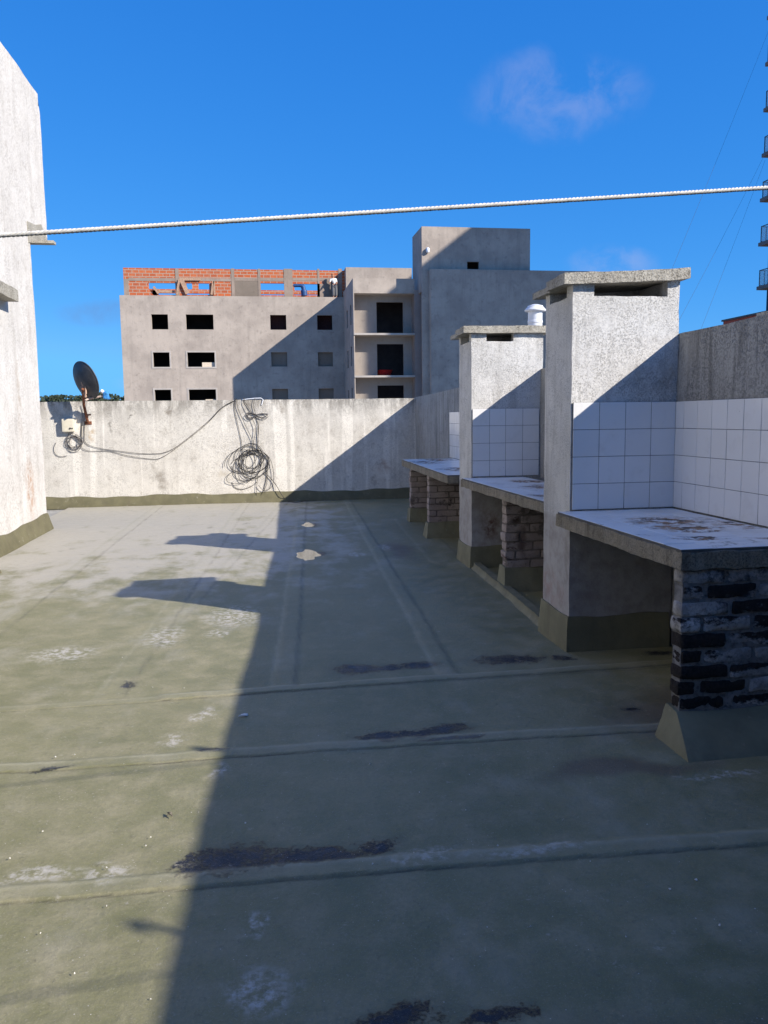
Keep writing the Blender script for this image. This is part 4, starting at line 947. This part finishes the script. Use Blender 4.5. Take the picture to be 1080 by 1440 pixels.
# red tub on the middle balcony, blue sheet behind it
tb = PY(541, 527.5, YRC+.35); m_ = MB(); m_.lathe([(.42,.0),(.47,.05),(.60,.40),(.63,.42),(.60,.44)], (tb.x, YRC+.5, sl_z[1]+.02), 20); tag(m_.build('plastic_tub', MAT['red'], None, 40), 'red plastic tub in the doorway of the middle balcony', 'tub')

# timber and props on the open storey
def board(a, b, label, w_=.1, yy=None):
    m1 = MB(); y = yy or YBR-.14; A_, B_ = PY(*a, y), PY(*b, y); d = (B_-A_).normalized(); nn = Vector((-d.z, 0, d.x))*w_
    m1.hexa([A_-nn+Vector((0,-.03,0)), A_+nn+Vector((0,-.03,0)), A_+nn+Vector((0,.03,0)), A_-nn+Vector((0,.03,0)), B_-nn+Vector((0,-.03,0)), B_+nn+Vector((0,-.03,0)), B_+nn+Vector((0,.03,0)), B_-nn+Vector((0,.03,0))])
    return tag(m1.build('timber_board', MAT['timber']), label, 'timber', 'timber props on the open brick storey')
board((254,391), (264,413), 'thick pale timber sloping across the pier between the two left brick openings', .16)
board((252,393), (249,414), 'narrow timber prop leaning beside the first concrete post of the brick storey', .07, YBR-.22)
board((300,395.5), (297.5,414.5), 'dark upright timber right of the second brick opening', .08)
board((301,395.5), (302,414.5), 'pale upright timber right of the second brick opening', .06)
board((258,392.5), (282,392.5), 'horizontal lintel plank over the second brick opening', .10, YBR-.1)
board((222,409.5), (246,410), 'horizontal plank across the foot of the first brick opening', .09, YBR+.1)
board((216,403), (223,413), 'short timber leaning in the corner of the first brick opening', .08)
m_ = MB(); y = YBR+.1
m_.tube(catmull([PY(412.5,401.5,y), PY(422,401.5,y), PY(425.5,402.5,y), PY(427,407,y), PY(428,416,y)], 5), [.13]*6+[.14]*5+[.17]*5+[.24]*5, 10)
tag(m_.build('site_pipe', m_simple('blue_site_plastic', (.02,.07,.20), .5), None, 60), 'dark blue bent pipe standing in the rightmost brick opening', 'pipe')

# worker standing on the ledge
def worker():
    base = PY(470.5, 416.3, YF+.14); base.z = zf+.0
    man = thing('person', base, 'person in a white top and grey trousers standing on the open storey', 'person')
    def skin(name, verts, edges, radii, mat):
        me = bpy.data.meshes.new(name); me.from_pydata([tuple(p) for p in verts], edges, []); o = bpy.data.objects.new(name, me); COL.objects.link(o); o.parent = man
        md = o.modifiers.new('skin', 'SKIN'); 
        for i, r in enumerate(radii): me.skin_vertices[0].data[i].radius = r if hasattr(r, '__len__') else (r, r)
        me.skin_vertices[0].data[0].use_root = True
        ss = o.modifiers.new('sub', 'SUBSURF'); ss.levels = ss.render_levels = 2; me.materials.append(mat); return o
    skinm = m_simple('sunburnt_skin', (.42,.20,.12), .6, var=.05)
    lean = -.10
    V = [(0,0,.92),(.0,0,1.12),(lean*.6,-.02,1.36),(lean,-.03,1.47),(lean-.02,-.05,1.60),(lean-.03,-.06,1.70),
         (.10,0,.86),(.12,.02,.48),(.13,.05,.06),(.14,-.10,.03), (-.10,0,.86),(-.10,-.02,.48),(-.09,.03,.06),(-.09,-.12,.03),
         (lean*.6+.19,-.02,1.36),(lean*.6+.24,-.08,1.10),(lean*.6+.20,-.28,.95), (lean*.6-.19,-.03,1.36),(lean*.6-.30,-.12,1.12),(lean*.6-.34,-.30,1.02)]
    E = [(0,1),(1,2),(2,3),(3,4),(4,5),(0,6),(6,7),(7,8),(8,9),(0,10),(10,11),(11,12),(12,13),(2,14),(14,15),(15,16),(2,17),(17,18),(18,19)]
    Rr = [.12,.12,.12,.065,.125,.105,.095,.07,.05,.05,.095,.07,.05,.05,.065,.05,.04,.065,.05,.04]
    skin('body', V, E, Rr, skinm)
    skin('shirt', [V[0],V[1],V[2],(lean*.85,-.03,1.43),V[14],V[15],V[17],V[18]], [(0,1),(1,2),(2,3),(2,4),(4,5),(2,6),(6,7)], [.125,.13,.135,.08,.075,.06,.075,.06], m_simple('white_cotton', (.72,.72,.70), .9, var=.05))
    skin('trousers', [(0,0,.95),V[6],V[7],V[8],V[10],V[11],V[12]], [(0,1),(1,2),(2,3),(0,4),(4,5),(5,6)], [.15,.14,.125,.11,.14,.125,.11], m_simple('grey_work_cloth', (.14,.14,.145), .9, var=.05))
    hm = MB(); hc = base+Vector((lean-.025, -.05, 1.70)); rounded(hm, hc.x-.105, hc.x+.105, hc.y-.11, hc.y+.11, hc.z-.05, hc.z+.10, .075, 2, .004, .03); hm.build('cap', m_simple('orange_cap_cloth', (.50,.19,.09), .9), man, 60)
worker()

# ------------------------------------------------------------------ tall tower on the right (its roofline throws the big diagonal shade)
YTF = 54.0; wq_ = PY(1077.5, 430, YTF); TX = wq_.x
pz_ = T_(594.8, 371.3)
zroof = pz_.z+(TX-pz_.x)/1.33
tw = thing('apartment_tower', (TX+6, 44, GZ), 'tall dark apartment tower with glass balconies at the right edge', 'building')
m_ = MB(); wh = []
for k in range(13):
    for yy in (39.5, 44.5): wh.append((yy, yy+1.6, GZ+1+3.0*k, GZ+2.6+3.0*k))
YTN = 38.0; m_.sheet([YTN, YTF], [GZ, zroof], [q for q in wh if q[3] < zroof-.5], lambda a, b, w_: (TX+w_, a, b), .3)
m_.box(TX+.3, TX+14, YTN, YTN+.3, GZ, zroof); m_.box(TX+.3, TX+14, YTF-.3, YTF, GZ, zroof); m_.box(TX+13.7, TX+14, YTN+.3, YTF-.3, GZ, zroof); m_.box(TX+.3, TX+13.7, YTN+.3, YTF-.3, zroof-.4, zroof-.1); m_.box(TX+1.2, TX+1.3, YTN+.3, YTF-.3, GZ, zroof-.4)
m_.build('wall', MAT['navy'], tw)
t = material('balcony_glass'); gl = t.fin((.62,.80,.86), .05, None, .5, Alpha=.28)
zb0 = PY(1066, 408, YTF).z; zb1 = PY(1066, 346.5, YTF).z; dzt = zb1-zb0; BL, BWd = 3.6, .66
first = None
nb = int((zroof-1.2-zb0)/dzt)
for k in range(-4, nb+1):
    zz = zb0+dzt*k
    if first is None:
        m_ = MB(); m_.gbox(TX-BWd-.10, TX, YTF-BL-.05, YTF+.06, zz, zz+.24, .6); s = m_.build('balcony', MAT['tslab'], tw); first = s
        r = MB()
        for yy in (YTF-.05, YTF-1.2, YTF-2.4, YTF-BL+.03): r.box(TX-BWd+.01, TX-BWd+.06, yy-.025, yy+.025, zz+.22, zz+1.3)
        r.box(TX-BWd+.01, TX-BWd+.06, YTF-BL, YTF-.02, zz+1.3, zz+1.35); r.box(TX-BWd+.06, TX, YTF-.07, YTF-.02, zz+1.3, zz+1.35); r.box(TX-.28, TX-.23, YTF-.07, YTF-.02, zz+.22, zz+1.3); r.box(TX-BWd+.06, TX, YTF-.07, YTF-.03, zz+.30, zz+.34)
        r.build('railing', MAT['metal'], s)
        gq = MB(); gq.box(TX-BWd+.025, TX-BWd+.04, YTF-BL+.04, YTF-.08, zz+.3, zz+1.29); gq.box(TX-BWd+.06, TX-.03, YTF-.052, YTF-.038, zz+.35, zz+1.29); gq.build('glass_panel', gl, s)
    else:
        c = copy_tree(first, tw); c.location = first.location+Vector((0, 0, dzt*(k+4)))

# red neighbouring wall peeping over the side parapet
r0, r1 = PX(1017, 457, 5.0), PX(1017, 450, 5.0)
nb_ = thing('neighbour_wall', (5.2, 6, GZ), 'dark red wall top peeping over the side parapet at right', 'wall')
m_ = MB(); m_.box(5.0, 5.4, 6.6, r0.y, GZ, r1.z-.018); m_.build('wall', MAT['redwall'], nb_)
m_ = MB(); m_.box(4.985, 5.415, 7.25, r0.y+.015, r1.z-.018, r1.z); m_.build('coping', MAT['metal'], nb_)
m_ = MB(); p = PX(1074, 441, 4.5); m_.gbox(4.42, 4.6, p.y-.25, p.y, 1.6, p.z, .05, rough(.012, 7, 3)); tag(m_.build('concrete_stub', MAT['cap'], None, 40, None), 'small pale concrete stub beside the dark red wall top', 'stub')

# thin cables crossing the sky
for (a, ya), (b, yb), lab in (((( 945, 365), 40), ((1082, 40), 53.5), 'longest thin cable slanting down from the top of the tower'), (((955, 437), 40), ((1073, 222), 53.5), 'thin slanting cable, upper of the close pair below the longest one'), (((978, 470), 40), ((1076, 225), 53.5), 'thin slanting cable, lower of the close pair below the longest one')):
    A_, B_ = PY(*a, ya), PY(*b, yb); D = A_+(A_-B_)*1.2
    if D.z < GZ+1: D = A_+(A_-B_)*((A_.z-GZ-1)/(B_.z-A_.z))
    m_ = MB(); L = (B_-D).length; m_.tube([D.lerp(B_, i/24)-Vector((0,0,.5*4*(i/24)*(1-i/24))) for i in range(25)], .006, 5); tag(m_.build('overhead_cable', MAT['black']), lab, 'cable', 'cables strung from the tower')

# ------------------------------------------------------------------ trees on the hill behind the dish
t = material('leaf_green'); n = t.noise(.6, 4); LEAF = t.fin(t.mix(t.rng(n, .35, .65), (.017,.028,.017), (.036,.050,.026)), .8)
BARK = m_simple('bark', (.09,.07,.05), .9)
def tree(u_, vtop, yy, wid, label, seed):
    rnd = random.Random(seed); top = PY(u_, vtop, yy); bz = top.z-rnd.uniform(8.5, 10.5); root = thing('tree', (top.x, yy, bz), label, 'tree', 'trees on the hill behind the dish')
    m1 = MB(); m1.tube([(top.x,yy,bz-1.5),(top.x+.2,yy,bz+2),(top.x-.1,yy,bz+5),(top.x,yy,top.z-1.5)], [.35,.28,.18,.06], 7)
    for k in range(4):
        a = rnd.uniform(0, 6.28); z = bz+rnd.uniform(2.5,5); m1.tube([(top.x,yy,z),(top.x+math.cos(a)*wid*.5,yy+math.sin(a)*wid*.5,z+1.8)], [.12,.03], 5)
    m1.build('trunk', BARK, root, 50)
    c = MB(); H2 = (top.z-bz)*.42; cl = [(rnd.gauss(0,.45)*wid, rnd.gauss(0,.45)*wid, rnd.uniform(-.75,.75)*H2) for _ in range(16)]+[(0,0,H2*.8)]
    for i in range(1500):
        q = cl[i % len(cl)]; p = Vector((top.x+q[0]+rnd.gauss(0,.24)*wid, yy+q[1]+rnd.gauss(0,.24)*wid, top.z-H2*1.05+q[2]+rnd.gauss(0,.2)*H2)); p.z = min(p.z, top.z)
        a = Vector((rnd.gauss(0,1),rnd.gauss(0,1),rnd.gauss(0,1))).normalized()*.30; b = a.orthogonal().normalized()*.22
        c.add([p-a-b, p+a-b, p+a+b, p-a+b], [(0,1,2,3)])
    c.build('crown', LEAF, root)
for i, (u_, vt, yy, wd, lb) in enumerate(((72,559.5,180,3.4,'low tree at the left end of the far hill, next to the white building'), (86,557,176,3.6,'rounded tree on the far hill, left of the dish'), (101,557.5,182,3.4,'tree on the far hill partly behind the left rim of the dish'), (119,557.5,176,3.4,'tree on the far hill directly behind the dish'),
    (136,553,174,3.2,'tallest tree on the far hill, just right of the dish'), (152,555.5,180,3.6,'tree on the far hill behind the blue plastic'), (164,557.5,176,3.0,'small tree on the far hill beside the unfinished building'), (176,556,178,3.0,'tree on the far hill hidden behind the corner of the unfinished building'))):
    if i != 7: tree(u_, vt, yy, wd, lb, 50+i)
